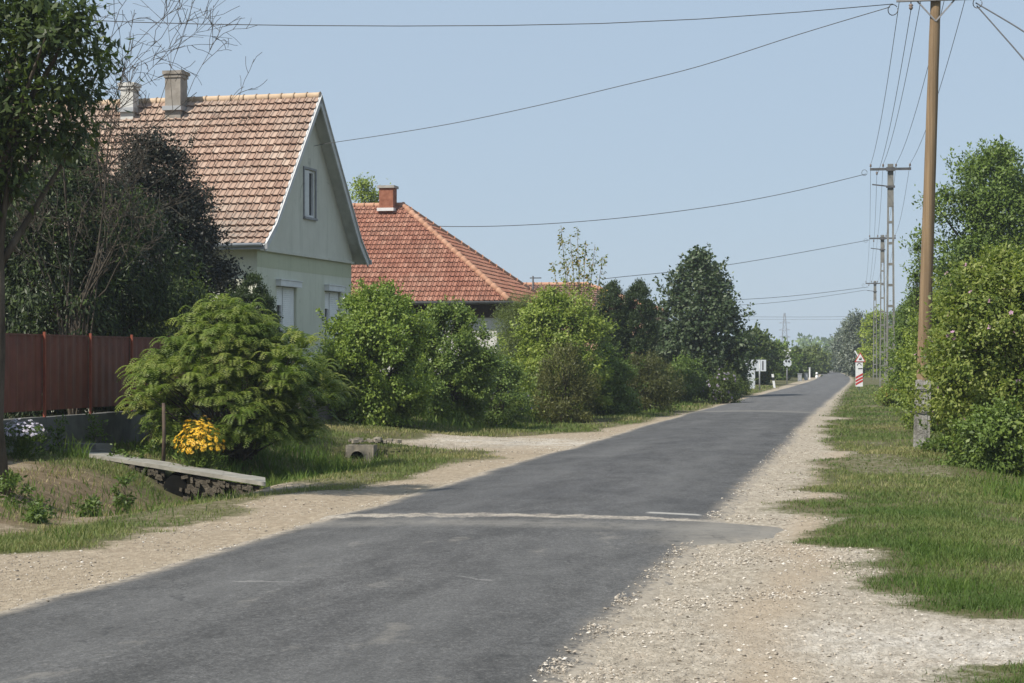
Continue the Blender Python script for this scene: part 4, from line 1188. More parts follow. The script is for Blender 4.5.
plant('round_thuja', 'dark rounded thuja close to the grey wall, the taller of two', 'thuja', 253, 46.0, 271, 29, 'lf_thuja', DOME, leaf=.055, aspect=.45, nclump=420, per=80, clump=.10, seed=41,
      trunk_r=.05, inner=.35, lob=.06, up=.1, droop=-.8, hollow=False, shoots=0, group='thujas by the grey house')
plant('round_thuja', 'dark rounded thuja left of the taller one, near the plum tree', 'thuja', 231, 46.8, 277, 19, 'lf_thuja', DOME, leaf=.055, aspect=.45, nclump=260, per=80, clump=.10, seed=42,
      trunk_r=.05, inner=.35, lob=.06, up=.1, droop=-.8, hollow=False, shoots=0, group='thujas by the grey house')

# ---- sumac: whorls of long feathered leaves on many stems
rs = np.random.default_rng(51)
YS = 33.0
X_ = (230 - 512) / F * YS; sx_, sy_ = c2w(X_, YS); sz = gz(sx_, sy_)
sm = root('sumac_shrub', (sx_, sy_, sz), 'broad sumac shrub with feathery yellow green fronds beside the fence end', 'shrub')
base = np.array([sx_, sy_, sz]); Hs = zat(303, YS) - sz; Rs = 84 * YS / F
SH = [(0, .55), (.15, .92), (.35, 1.0), (.58, .97), (.75, .78), (.88, .42), (1, .15)]
tips = np.concatenate([shape_pts(rs, base, Hs * .93, Rs, SH, 165, .20, .18), shape_pts(rs, base, Hs * .88, Rs * .8, SH, 80, .6, .14)])
tips[:, 2] = np.maximum(tips[:, 2] + rs.normal(0, .07, len(tips)), sz + .34)
sb = MB()
for tpt in tips[:80]:
    s0 = base + np.array([*rs.normal(0, .25, 2), 0])
    s0 = s0 + (tpt - s0) * .05
    sb.tube(limb_path(rs, s0, tpt), [.022 - .003 * k for k in range(6)], 5)
sb.build('stems', M['bark'], sm)
Pl, Dl, Nl, Ll, Tl = [], [], [], [], []
axc = base + np.array([0, 0, Hs * .15])
for i, tpt in enumerate(tips):
    o = tpt - axc; o /= np.linalg.norm(o)
    nf = 12
    toned = np.clip(.5 + rs.normal(0, .12), 0, 1)
    for f in range(nf):
        a = 2 * math.pi * (f + rs.uniform(-.3, .3)) / nf
        d = np.array([math.cos(a), math.sin(a), rs.uniform(.45, 2.2)]) + o * .6 + rs.normal(0, .12, 3); d /= np.linalg.norm(d)
        Lf = rs.uniform(.40, .66); npair = 14
        side = np.cross(d, [0, 0, 1]); side /= max(np.linalg.norm(side), 1e-6)
        q = tpt.copy()
        for k in range(npair):
            t_ = (k + 1) / npair
            dd = d + np.array([0, 0, -1.7 * t_ * t_ + .05]); dd /= np.linalg.norm(dd)
            q = q + dd * Lf / npair
            nn = np.cross(side, dd); nn = nn if nn[2] > 0 else -nn
            ll = .105 * (1 - .55 * abs(t_ - .45)) * (1 if t_ < .95 else .6)
            for sgn in (1, -1):
                Pl.append(q.copy()); Dl.append(side * sgn + dd * .55 + np.array([0, 0, -.25])); Nl.append(nn + rs.normal(0, .15, 3)); Ll.append(ll)
                Tl.append(np.clip(toned - .05 + .55 * (t_ - .5) + rs.normal(0, .10), 0, 1))
Pl = np.array(Pl); Pl[:, 2] = np.maximum(Pl[:, 2], sz + .06)
np_mesh('crown', leaf_quads(Pl, np.array(Dl), np.array(Nl), np.array(Ll), np.array(Ll) * .25), 4, Tl, M['lf_sumac'], sm)


# ---- flowers by the footbridge
def flower_clump(name, label, px, Y, ytop, hwpx, lmat, fmat, nfl, fsz, npet, heart, seed, per_leaf=900, leaf=.09, z0=None):
    r = np.random.default_rng(seed)
    X = (px - 512) / F * Y; x, y = c2w(X, Y); z = gz(x, y)
    Hh = zat(ytop, Y) - z; R = hwpx * Y / F
    rt = root(name, (x, y, z), label, 'flowers')
    b = np.array([x, y, z])
    n = per_leaf
    th = r.uniform(0, 6.28, n); hh = r.uniform(.03, .80, n); rr = R * np.sqrt(r.uniform(0, 1, n)) * (.55 + .45 * np.sin(np.pi * np.clip(hh + .15, 0, 1)))
    P = b + np.stack([rr * np.cos(th), rr * np.sin(th), hh * Hh], 1)
    D = norm(np.stack([np.cos(th), np.sin(th), r.uniform(.1, 1.2, n)], 1) + r.normal(0, .3, (n, 3)))
    N = norm(r.normal(0, .4, (n, 3)) + np.array([0, 0, 1]))
    np_mesh('leaves', leaf_quads(P, D, N, leaf * r.uniform(.6, 1.3, n), leaf * .32 * np.ones(n)), 4, r.uniform(.1, .9, n), M[lmat], rt)
    th = r.uniform(0, 6.28, nfl); u = r.uniform(0, 1, nfl)
    el = np.arcsin(.08 + .92 * u ** .8)
    o = np.stack([np.cos(th) * np.cos(el), np.sin(th) * np.cos(el), np.sin(el)], 1)
    rad = (r.uniform(.74, 1.06, nfl) * (1 + .12 * np.sin(3 * th + seed) + .08 * np.sin(7 * th)))[:, None]
    fp = b + np.array([0, 0, Hh * .55]) + o * rad * np.array([R, R, Hh * .45])
    stm = MB()
    for q in range(nfl):
        if q % 3 == 0: stm.tube([b + np.array([*(r.normal(0, R * .25, 2)), 0]), (b + fp[q]) / 2 + np.array([0, 0, Hh * .1]), fp[q]], [.006, .005, .004], 4, caps=False)
    stm.build('stems', M['lf_weed'], rt)
    fo = norm(o + np.array([0, 0, .35]) + r.normal(0, .3, (nfl, 3)))
    t1 = norm(np.cross(fo, np.array([.31, .22, .1]))); t2 = np.cross(fo, t1)
    V, T = [], []
    for q in range(npet):
        a = 2 * np.pi * q / npet
        d = t1 * math.cos(a) + t2 * math.sin(a) - fo * .12
        V.append(leaf_quads(fp, d, fo, fsz * r.uniform(.85, 1.15, nfl), np.full(nfl, fsz * 2.6 / npet * 1.15), .02)); T.append(r.uniform(.1, .95, nfl))
    np_mesh('blossoms', np.concatenate(V), 4, np.concatenate(T), M[fmat], rt)
    if heart:
        V, T = [], []
        for q in range(6):
            a = 2 * np.pi * q / 6; d = t1 * math.cos(a) + t2 * math.sin(a)
            V.append(leaf_quads(fp + fo * .016, d - fo * .5, fo, np.full(nfl, fsz * .26), np.full(nfl, fsz * .3), .02)); T.append(r.uniform(0, 1, nfl))
        np_mesh('flower_hearts', np.concatenate(V), 4, np.concatenate(T), M[heart], rt)
    return rt


flower_clump('yellow_coneflowers', 'round clump of yellow coneflowers in bloom behind the footbridge', 200, 29.6, 421, 26, 'lf_mid', 'fl_yellow', 300, .042, 9, 'fl_brownheart', 61)
flower_clump('white_phlox', 'clump of pale lilac white phlox flowering beside the walnut trunk', 22, 28.5, 419, 24, 'lf_weed', 'fl_phlox', 190, .030, 5, None, 62, 700, .08)

# ---- shrubs along the left verge, near to far
plant('hibiscus_shrub', 'tall hibiscus shrub with a few white flowers before the window of the grey house', 'shrub', 379, 46, 284, 50, 'lf_hib',
      [(0, .50), (.12, .80), (.4, .98), (.68, 1), (.86, .74), (.95, .4), (1, .12)], leaf=.082, aspect=.6, nclump=300, per=110, clump=.20, seed=71, stems=5, trunk_r=.05, nlimb=50,
      flowers=('fl_white', 26, .050), group='flowering hibiscus bushes')
plant('hibiscus_shrub', 'lower hibiscus shrub dotted with small white flowers, right of the tallest one', 'shrub', 449, 50, 304, 42, 'lf_hib2',
      [(0, .55), (.12, .85), (.4, 1), (.68, .92), (.88, .6), (1, .12)], leaf=.08, aspect=.6, nclump=260, per=110, clump=.20, seed=72, stems=4, trunk_r=.05, nlimb=40,
      flowers=('fl_white', 26, .050), group='flowering hibiscus bushes')
plant('dark_shrub', 'shaded dark green shrub between the sumac and the tall white hibiscus', 'shrub', 328, 47.5, 352, 20, 'lf_mid', BUSH, leaf=.085, nclump=80, per=70, clump=.2, seed=73, stems=3, trunk_r=.04)
plant('tamarisk_shrub', 'fine leaved olive green tamarisk in front of the red hipped roof', 'shrub', 524, 62.5, 292, 34, 'lf_olive', BUSH, leaf=.075, aspect=.22, nclump=230, per=140, clump=.28, seed=74, stems=4,
      trunk_r=.05, nlimb=40, droop=.3, lob=.25)
plant('wild_rose_bush', 'low bush with purplish tinges at the roadside under the tamarisk', 'bush', 497, 53, 358, 34, 'lf_mid', BUSH, leaf=.07, nclump=120, per=80, clump=.2, seed=75, stems=4, trunk_r=.04,
      flowers=('fl_lilac', 40, .04))
plant('lilac_bush', 'bright yellow green leafy bush under the tall sparse sapling', 'bush', 560, 60, 283, 47, 'lf_yellow', [(0, .55), (.12, .85), (.4, 1), (.68, .9), (.88, .6), (1, .15)],
      leaf=.10, aspect=.6, nclump=280, per=95, clump=.26, seed=76, stems=4, trunk_r=.05, nlimb=40)
r7 = np.random.default_rng(77)
X_ = (577 - 512) / F * 61.5; px7, py7 = c2w(X_, 61.5); z7 = gz(px7, py7)
sp7 = root('pear_sapling', (px7, py7, z7), 'tall sparse pear sapling with upright shoots and rusty leaves above the bushes', 'tree')
b7 = np.array([px7, py7, z7]); tb = MB(); Pp, Dp, Np, Lp_, Tp = [], [], [], [], []
for (tx, ty, w7) in ((561, 225, 1), (570, 236, 1), (577, 226, 1), (586, 240, 1), (595, 244, 1), (603, 256, .9), (553, 262, .9), (590, 262, .8), (566, 258, .8), (548, 285, .7), (606, 285, .7), (580, 256, .8)):
    tip = np.array(at(tx, ty, 61.5 + r7.uniform(-.6, .6)))
    m0 = b7 + np.array([(tip[0] - px7) * .55, (tip[1] - py7) * .55, (tip[2] - z7) * .48])
    path = [b7 + np.array([0, 0, -.05]), (b7 + m0) / 2 + r7.normal(0, .05, 3), m0, m0 * .5 + tip * .5 + r7.normal(0, .05, 3), tip]
    tb.tube(path, [.035, .028, .02, .013, .006], 5)
    for k in range(int(230 * w7)):
        t_ = r7.uniform(0, 1) ** .9; q = m0 * (1 - t_) + tip * t_
        rad_ = .30 * (1 - .72 * t_); o = r7.normal(0, 1, 3); o[2] *= .6; o /= np.linalg.norm(o)
        cl = .5 + .5 * math.sin(t_ * 21 + tx)
        if r7.random() > .35 + .65 * cl: continue
        Pp.append(q + o * rad_ * r7.random()); Dp.append(o + np.array([0, 0, -.5]) + r7.normal(0, .3, 3)); Np.append(r7.normal(0, .6, 3) + np.array([0, 0, .8])); Lp_.append(r7.uniform(.08, .14)); Tp.append(np.clip(.42 + r7.normal(0, .2) + .25 * (r7.random() < .15), 0, 1))
tb.build('trunk', M['bark_grey'], sp7)
np_mesh('crown', leaf_quads(np.array(Pp), np.array(Dp), np.array(Np), np.array(Lp_), np.array(Lp_) * .52), 4, Tp, M['lf_pear'], sp7)
plant('brown_shrub', 'brownish olive feathery shrub at the grass edge under the yellow green bush', 'shrub', 566, 57, 346, 30, 'lf_brown', BUSH, leaf=.10, aspect=.28, nclump=120, per=60, clump=.22, seed=78, stems=4,
      trunk_r=.03, droop=-.5)
plant('columnar_thuja', 'dark columnar thuja with a pointed top, left of two', 'thuja', 613, 77, 279, 17, 'lf_thuja', [(0, .7), (.1, 1), (.7, .95), (.88, .65), (1, .08)], leaf=.09, aspect=.4, nclump=230, per=110, clump=.17,
      seed=79, trunk_r=.08, inner=.4, lob=.1, up=.1, droop=-.9, hollow=False, shoots=.1, group='columnar thujas by the low house')
plant('columnar_thuja', 'dark columnar thuja browned on its right side, right of two', 'thuja', 638, 77, 278, 17, 'lf_thuja', [(0, .7), (.1, 1), (.7, .95), (.88, .7), (1, .1)], leaf=.09, aspect=.4, nclump=230, per=110, clump=.17,
      seed=80, trunk_r=.08, inner=.4, lob=.1, up=.1, droop=-.9, hollow=False, shoots=.1, tone_mid=.42, group='columnar thujas by the low house')
plant('dark_bush', 'dense dark green bush below the left columnar thuja', 'bush', 607, 62, 345, 30, 'lf_mid', BUSH, leaf=.09, nclump=140, per=75, clump=.24, seed=81, stems=4, trunk_r=.04)
plant('brown_shrub', 'dull brown green shrub below the right columnar thuja at the verge', 'shrub', 646, 66, 354, 34, 'lf_brown', BUSH, leaf=.10, aspect=.3, nclump=140, per=60, clump=.24, seed=82, stems=4, trunk_r=.03,
      droop=-.3, tone_mid=.35)
plant('linden_tree', 'dark cone shaped silver linden showing pale leaf undersides by the road', 'tree', 700, 92, 248, 52, 'lf_linden', [(0, .5), (.10, .88), (.28, 1), (.50, .90), (.70, .68), (.86, .40), (.95, .18), (1, .04)],
      leaf=.19, aspect=.7, nclump=300, per=46, clump=.36, seed=83, trunk_r=.16, trunk_h=.1, nlimb=60, lob=.14, tone_mid=.40, tone_var=.20, inner=.6, hollow=False)
plant('young_bush', 'fresh green bush at the foot of the silver linden', 'bush', 687, 80, 358, 22, 'lf_mid', BUSH, leaf=.10, nclump=90, per=60, clump=.25, seed=84, stems=3, trunk_r=.03)
plant('lilac_flowering_bush', 'low bush with faded greyish lilac blooms right of the linden foot', 'bush', 722, 79, 371, 19, 'lf_dark', BUSH, leaf=.08, nclump=70, per=60, clump=.22, seed=85, stems=3, trunk_r=.03,
      flowers=('fl_lilac', 150, .06))
plant('verge_bush', 'small dark bush at the verge beside the white notice board', 'bush', 738, 98, 377, 11, 'lf_dark', BUSH, leaf=.10, nclump=60, per=60, clump=.25, seed=86, stems=3, trunk_r=.03)
plant('back_tree', 'light green tree top rising between the grey gable and the red roof', 'tree', 366, 96, 175, 24, 'lf_yellow', TREE, leaf=.16, nclump=150, per=70, clump=.45, seed=87, trunk_r=.15, trunk_h=.3, zmin=.2)

# farther trees on the left of the road
for i, (px, Y, yt, hw, mt, lab) in enumerate([
    (757, 135, 331, 22, 'lf_dark', 'dark rounded tree directly behind the silver linden'),
    (740, 150, 338, 22, 'lf_dark', 'shadowy tree behind the white notice board'),
    (778, 165, 345, 19, 'lf_mid', 'medium green tree behind the railway warning cross'),
    (797, 190, 352, 15, 'lf_dark', 'low dark tree behind the two grey cabinets'),
    (762, 175, 350, 22, 'lf_mid', 'bushy tree between the notice board and the guide post'),
    (811, 230, 350, 16, 'lf_olive', 'pale olive tree beyond the grey cabinets'),
    (822, 300, 361, 14, 'lf_olive', 'roadside thicket at the far bend on the left'),
]):
    plant('roadside_tree', lab, 'tree', px, Y, yt, hw, mt, FULL, leaf=.0019 * Y, aspect=.6, nclump=90, per=45, clump=.0028 * Y, seed=100 + i, trunk_r=.12, trunk_h=.1, nlimb=14, group='trees along the far left roadside')
for i, (px, Y, yt, hw) in enumerate([(806, 430, 357, 14), (826, 470, 355, 13), (846, 500, 354, 14), (866, 520, 350, 16), (836, 600, 353, 13), (790, 520, 355, 16), (818, 640, 355, 12), (890, 560, 348, 18)]):
    plant('distant_tree', ['hazy blue tree over the end of the road', 'hazy distant tree left of the road end', 'hazy distant tree right of the road end', 'hazy tree behind the silvery roadside trees',
          'faint far tree over the road bend', 'hazy tree far behind the warning cross', 'faint low tree far beyond the left bend', 'hazy tall tree far behind the lattice poles'][i], 'tree', px, Y, yt, hw, 'lf_mid', FULL,
          leaf=.0020 * Y, aspect=.65, nclump=60, per=40, clump=.0030 * Y, seed=130 + i, trunk_r=.2, trunk_h=.1, nlimb=8, group='hazy trees at the end of the road')
# ================================================================== RIGHT-HAND VEGETATION
plant('rose_mallow_shrub', 'large yellow green mallow shrub with scattered pink flowers right of the wooden pole', 'shrub', 1012, 35, 246, 86, 'lf_right',
      [(0, .35), (.12, .66), (.3, .9), (.5, 1), (.7, .92), (.87, .62), (1, .15)], leaf=.088, aspect=.55, nclump=330, per=100, clump=.24, seed=201, stems=6, trunk_r=.06, nlimb=70, flowers=('fl_pink', 170, .05), lob=.2, tone_var=.22, shoots=.5)
plant('mallow_shrub', 'second large mallow shrub continuing the hedge at the right edge', 'shrub', 1120, 31, 262, 80, 'lf_right', FULL, leaf=.088, nclump=150, per=75, clump=.26, seed=202, stems=4, trunk_r=.06, flowers=('fl_pink', 25, .055))
plant('low_dark_shrub', 'low dark green leafy shrub at the foot of the pink flowered mallow', 'shrub', 1000, 32.0, 408, 42, 'lf_mid', BUSH, leaf=.08, nclump=120, per=80, clump=.16, seed=203, stems=4, trunk_r=.03, droop=.5)
plant('low_leafy_plant', 'loose green undergrowth plant between the wooden pole and the dark shrub', 'plant', 952, 37.0, 424, 24, 'lf_weed', BUSH, leaf=.09, nclump=40, per=40, clump=.14, seed=204, stems=3, trunk_r=.02)
plant('hedge_shrub', 'mid green hedge shrub just behind the wooden pole', 'shrub', 938, 48, 292, 36, 'lf_yellow', FULL, leaf=.095, nclump=200, per=70, clump=.25, seed=205, stems=4, trunk_r=.05, flowers=('fl_pink', 22, .05), tone_mid=.42)
plant('hedge_shrub', 'taller hedge shrub below the dark tree, behind the pink flowered mallow', 'shrub', 985, 52, 270, 46, 'lf_mid', FULL, leaf=.10, nclump=190, per=70, clump=.28, seed=206, stems=4, trunk_r=.05)
plant('shade_tree', 'big dark green tree rising behind the mallow shrub, topmost of the hedge', 'tree', 992, 62, 140, 60, 'lf_mid', [(0, .3), (.15, .6), (.35, .9), (.6, 1), (.8, .82), (.92, .55), (1, .2)], leaf=.13, nclump=480, per=80, clump=.40, seed=207,
      trunk_r=.18, trunk_h=.2, nlimb=50, lob=.2, tone_mid=.55)
plant('shade_tree', 'dark tree beyond the right edge of the frame behind the hedge', 'tree', 1090, 58, 150, 70, 'lf_dark', FULL, leaf=.13, nclump=150, per=50, clump=.45, seed=208, trunk_r=.18, trunk_h=.2)
plant('hedge_shrub', 'loose hedge shrub immediately left of the wooden pole', 'shrub', 916, 68, 300, 17, 'lf_mid', FULL, leaf=.11, nclump=170, per=60, clump=.28, seed=209, stems=4, trunk_r=.05, tone_mid=.55, lob=.25)
plant('hedge_shrub', 'hedge shrub behind the nearest lattice pole', 'shrub', 915, 88, 294, 24, 'lf_mid', FULL, leaf=.13, nclump=140, per=55, clump=.34, seed=210, stems=4, trunk_r=.05)
plant('thin_tree', 'thin twiggy shoots of a young tree above the hedge left of the wooden pole', 'tree', 918, 58, 240, 9, 'lf_mid', [(0, .3), (.4, .6), (.7, 1), (1, .3)], leaf=.10, nclump=40, per=18, clump=.16, seed=211, stems=3, trunk_r=.03, zmin=.55, inner=.9)
plant('ground_plant', 'yellowish leafy plants with reddish stems at the hedge foot behind the lattice poles', 'plant', 897, 73, 377, 17, 'lf_yellow', BUSH, leaf=.09, nclump=60, per=45, clump=.16, seed=212, stems=4, trunk_r=.02, flowers=('fl_red', 60, .045))
plant('lime_tree', 'bright lime green tree behind the striped railway marker', 'tree', 876, 192, 306, 15, 'lf_lime', FULL, leaf=.26, nclump=110, per=50, clump=.42, seed=213, trunk_r=.12, trunk_h=.15)
plant('hedge_tree', 'green hedge tree between the lime green tree and the lattice poles', 'tree', 897, 186, 308, 18, 'lf_mid', FULL, leaf=.2, nclump=120, per=50, clump=.42, seed=214, trunk_r=.12, trunk_h=.15)
plant('silver_tree', 'silvery grey willow leaning to the road right of the bend', 'tree', 858, 200, 312, 17, 'lf_silver', FULL, leaf=.34, aspect=.4, nclump=110, per=42, clump=.6, seed=215, trunk_r=.15, trunk_h=.15, lob=.25, inner=.7)
plant('silver_tree', 'lower silvery willow nearer the road end', 'tree', 845, 255, 328, 13, 'lf_silver', FULL, leaf=.42, aspect=.4, nclump=90, per=40, clump=.75, seed=216, trunk_r=.15, trunk_h=.15, lob=.25, inner=.7, tone_mid=.4)
plant('dark_willow', 'darker grey green tree between the two silvery willows', 'tree', 868, 230, 322, 16, 'lf_olive', FULL, leaf=.38, nclump=90, per=42, clump=.65, seed=217, trunk_r=.15, trunk_h=.15)


# distant woodland closing the horizon (one mass)
rw = np.random.default_rng(303)
n = 52000
sp = rw.uniform(-760, 420, n); Yw = 760 + rw.normal(0, 22, n)
hmax = 6.5 + 5 * vn(sp, sp * 0, 30, 5) + 3 * vn(sp, sp * 0, 9, 6)
zz = rw.random(n) ** .8 * hmax
wx = sp * CA - Yw * SA; wy = sp * SA + Yw * CA
k = np.abs(wx - bend(wy) + 4) > 9
P = np.stack([wx, wy, zz], 1)[k]; n = len(P)
D = norm(rw.normal(0, 1, (n, 3))); N = norm(rw.normal(0, .6, (n, 3)) + np.array([0, -.8, .6]))
ls = rw.uniform(1.2, 2.4, n)
tag(np_mesh('distant_woodland', leaf_quads(P, D, N, ls, ls * .7), 4, rw.random(n), M['lf_mid']), 'hazy low woodland along the far horizon', 'woodland', kind='stuff')

# small weeds on the banks and shoulder
for i, (px, py, Y, hw, hpx, lab) in enumerate([
    (38, 526, 21.5, 10, 18, 'small bright green weed low on the sandy bank'),
    (12, 498, 23.2, 14, 26, 'leafy weed at the foot of the walnut trunk'),
    (88, 512, 23.5, 13, 14, 'spreading weed on the dry middle of the bank'),
    (126, 490, 26.0, 10, 20, 'leafy weed hanging at the rubble side of the footbridge'),
    (132, 462, 30.2, 20, 15, 'pale green low plant behind the upper half of the footbridge'),
    (40, 514, 22.5, 9, 12, 'tiny weed above the lowest one on the bank'),
    (60, 440, 30.5, 12, 22, 'loose green plant before the dark low wall'),
    (97, 438, 31.5, 14, 24, 'straggly plant with pale buds against the dark low wall'),
    (150, 440, 31.5, 10, 26, 'leafy plant next to the thin dark stake'),
]):
    plant('weed', lab, 'weed', px, Y, py - hpx, hw, 'lf_weed', BUSH, leaf=.065, aspect=.45, nclump=14, per=16, clump=.06, seed=400 + i, stems=3, trunk_r=.006, nlimb=10, group='weeds on the ditch banks')

# ================================================================== POLES
pr = random.Random(77)
ARM1 = 9.14
p1 = at(921, 447, 39.9); p1.z = gz(p1.x, p1.y)
wp = root('wooden_pole', (p1.x, p1.y, p1.z - .05), 'tall brown timber power pole on a stained concrete stub beside the right verge', 'pole')
lean = Vector((.30, .02, 9.35)); ln_ = lambda z: Vector((p1.x, p1.y, 0)) + Vector((lean.x, lean.y, 0)) * (z / 9.35) + Vector((0, 0, z))
b = MB()
zs = np.linspace(.55, 9.45, 16)
b.tube([ln_(z) for z in zs], [.145 - .042 * (z / 9.4) + pr.uniform(-.003, .003) for z in zs], 14)
b.build('timber_shaft', M['wood'], wp)
b = MB()
for sx in (-.10, .10):
    b.hexa([Vector((p1.x + sx - .065, p1.y - .2 - .02, -.15)), Vector((p1.x + sx + .065, p1.y - .22, -.15)), Vector((p1.x + sx + .065, p1.y + .12, -.15)), Vector((p1.x + sx - .065, p1.y + .12, -.15)),
            ln_(1.38) + Vector((sx * .88 - .065, -.215, 0)), ln_(1.38) + Vector((sx * .88 + .065, -.215, 0)), ln_(1.38) + Vector((sx * .88 + .065, .10, 0)), ln_(1.38) + Vector((sx * .88 - .065, .10, 0))])
b.hexa([Vector((p1.x - .10, p1.y - .235, -.15)), Vector((p1.x + .10, p1.y - .235, -.15)), Vector((p1.x + .10, p1.y - .12, -.15)), Vector((p1.x - .10, p1.y - .12, -.15)),
        ln_(1.36) + Vector((-.09, -.23, 0)), ln_(1.36) + Vector((.09, -.23, 0)), ln_(1.36) + Vector((.09, -.12, 0)), ln_(1.36) + Vector((-.09, -.12, 0))])
b.build('concrete_stub', M['stub'], wp)
for z in (.72, 1.18):
    b = MB(); b.tube([ln_(z) + Vector((.24 * math.cos(t), -.05 + .22 * math.sin(t), 0)) for t in np.linspace(0, 6.283, 17)], .012, 5); b.build('strap', M['steel_dark'], wp)
arm = MB(); ac = ln_(ARM1)
arm.box(ac + Vector((.02, -.13, .02)), 1.62, .08, .12); arm.bar(ac + Vector((-.4, -.12, 0)), ac + Vector((0, -.1, -.45)), .03, .03); arm.bar(ac + Vector((.4, -.12, 0)), ac + Vector((0, -.1, -.45)), .03, .03)
arm_o = arm.build('crossarm', M['steel_grey'], wp)


def insulator(c, parent, hang=False):
    b = MB(); s = -1 if hang else 1; c = Vector(c)
    prof = [(0, .012), (.05, .012), (.055, .035), (.08, .05), (.105, .03), (.12, .045), (.15, .036), (.175, .012)]
    b.tube([c + Vector((0, 0, s * z)) for z, r in prof], [r for z, r in prof], 9)
    return b.build('insulator', M['porcelain'], parent)


pin1 = [Vector((at(px, 4, 39.8).x, at(px, 4, 39.8).y, ARM1)) for px in (901, 911, 923, 947, 968)]
for i, q in enumerate(pin1):
    q.y = ac.y - .13
    insulator(q + Vector((0, 0, -.04 if i == 1 else .08)), wp, i == 1)
for px, py, r in ((893, 9, .10), (977, 5, .09)):
    b = MB(); c = at(px, py, 39.8); c.y = ac.y - .13
    b.tube([c + Vector((r * math.cos(t), .03 * math.sin(2 * t), r * 1.1 * math.sin(t))) for t in np.linspace(.6, 6.6, 15)], .010, 5); b.build('cable_loop', M['cable'], wp)


def lattice_pole(loc, Hh, label):
    x, y = loc; z0 = gz(x, y)
    rt = root('lattice_pole', (x, y, z0 - .03), label, 'pole', 'concrete lattice power poles')
    c = MB(); wb_, wt = .40, .235; dp = .17
    wz = lambda z: wb_ + (wt - wb_) * z / Hh
    zsol = Hh - 1.75
    for s in (-1, 1):
        def q(z, o): return Vector((x + s * (wz(z) / 2 - o), y, z0 + z))
        lo, hi = -.3, zsol
        c.hexa([q(lo, 0) + Vector((0, -dp / 2, 0)), q(lo, .09) + Vector((0, -dp / 2, 0)), q(lo, .09) + Vector((0, dp / 2, 0)), q(lo, 0) + Vector((0, dp / 2, 0)),
                q(hi, 0) + Vector((0, -dp / 2, 0)), q(hi, .075) + Vector((0, -dp / 2, 0)), q(hi, .075) + Vector((0, dp / 2, 0)), q(hi, 0) + Vector((0, dp / 2, 0))])
    z = .5
    while z < zsol - .2:
        c.box((x, y, z0 + z), wz(z) - .16, dp * .9, .10); z += .86
    c.hexa([Vector((x + a * wz(zz_) / 2, y + bq * dp / 2, z0 + zz_)) for zz_ in (zsol - .01, Hh) for a, bq in ((-1, -1), (1, -1), (1, 1), (-1, 1))])
    c.build('column', M['concrete_pole'], rt)
    a = MB(); za = z0 + Hh - .22
    a.box((x, y - .15, za), 1.66, .09, .10); a.box((x, y - .13, za), .34, .14, .16)
    arm_ = a.build('crossarm', M['steel_dark'], rt)
    a = MB(); a.bar((x + .18, y - .12, za - .74), (x - .74, y - .12, za - .62), .05, .05); a.box((x, y - .11, za - .72), .36, .08, .09)
    a.build('bracket', M['steel_dark'], rt)
    pins = []
    for dx in (-.80, -.30, .22, .78):
        insulator((x + dx, y - .15, za + .05), rt); pins.append(Vector((x + dx, y - .15, za + .20)))
    insulator((x - .55, y - .15, za - .06), rt, True); pins.append(Vector((x - .55, y - .15, za - .24)))
    lp = MB(); lp.tube([Vector((x - 1.05 + .11 * math.cos(t), y - .15, za - .13 + .12 * math.sin(t))) for t in np.linspace(0, 6.0, 15)], .010, 5); lp.build('cable_loop', M['cable'], rt)
    return rt, pins, za, x, y


def at_xy(px, Y): p = at(px, HZ, Y); return (p.x, p.y)


LP = []
for (px, Y, ytop, lab) in ((890.5, 80, 164, 'nearest concrete lattice pole with a crossarm, beside the hedge'),
                           (882.5, 124, 235, 'middle concrete lattice pole with a crossarm, partly behind the nearest one'),
                           (875, 175, 281, 'farthest concrete lattice pole, shortest in view over the hedge')):
    xy = at_xy(px, Y); LP.append(lattice_pole(xy, zat(ytop, Y) - gz(*xy), lab))


# ================================================================== WIRES
def span(a, b, sag, n=18):
    a, b = Vector(a), Vector(b)
    return [a + (b - a) * t - Vector((0, 0, 4 * sag * t * (1 - t))) for t in np.linspace(0, 1, n)]


def wire(name, label, anchors, sag, r, mat='wire', group=None, cat='wire'):
    pts = []
    for a, b in zip(anchors, anchors[1:]):
        s_ = span(a, b, sag * (Vector(b) - Vector(a)).length / 40, 18); pts += s_ if not pts else s_[1:]
    m_ = MB(); m_.tube(pts, r, 5)
    return tag(m_.build(name, M[mat], None, tuple(pts[0])), label, cat, group)


names = ['outermost left conductor running along the pole line', 'second conductor from the left along the pole line', 'conductor nearest the pole heads along the pole line',
         'outermost right conductor along the pole line', 'lower conductor hung below the left crossarm ends']
for i in range(5):
    src = pin1[{0: 0, 1: 2, 2: 3, 3: 4, 4: 1}[i]] + Vector((0, 0, .22 if i != 4 else -.2))
    wire('conductor', names[i], [src] + [L_[1][i] for L_ in LP], .45, .0075, 'wire', 'conductors between the power poles')
wl = Vector((at(893, 5, 39.8).x, ac.y - .13, zat(5, 39.8)))
# service cables to the houses
a = at(893, 4, 39.8); e = at(-150, -2, 39.0)
m_ = MB(); pts = [at(x_, y_, 39.8 - (893 - x_) * .0008) for x_, y_ in ((893, 4), (800, 12), (700, 19), (600, 23.5), (500, 25.5), (400, 26), (300, 25.5), (200, 24), (130, 22), (40, 18), (-60, 12), (-150, 6))]
m_.tube(pts, .009, 5)
tag(m_.build('service_cable', M['cable'], None, tuple(pts[0])), 'highest long overhead cable crossing the top of the sky from the wooden pole', 'cable', 'overhead service cables')
hook = Lc(APX - .45, -.06, 7.95)


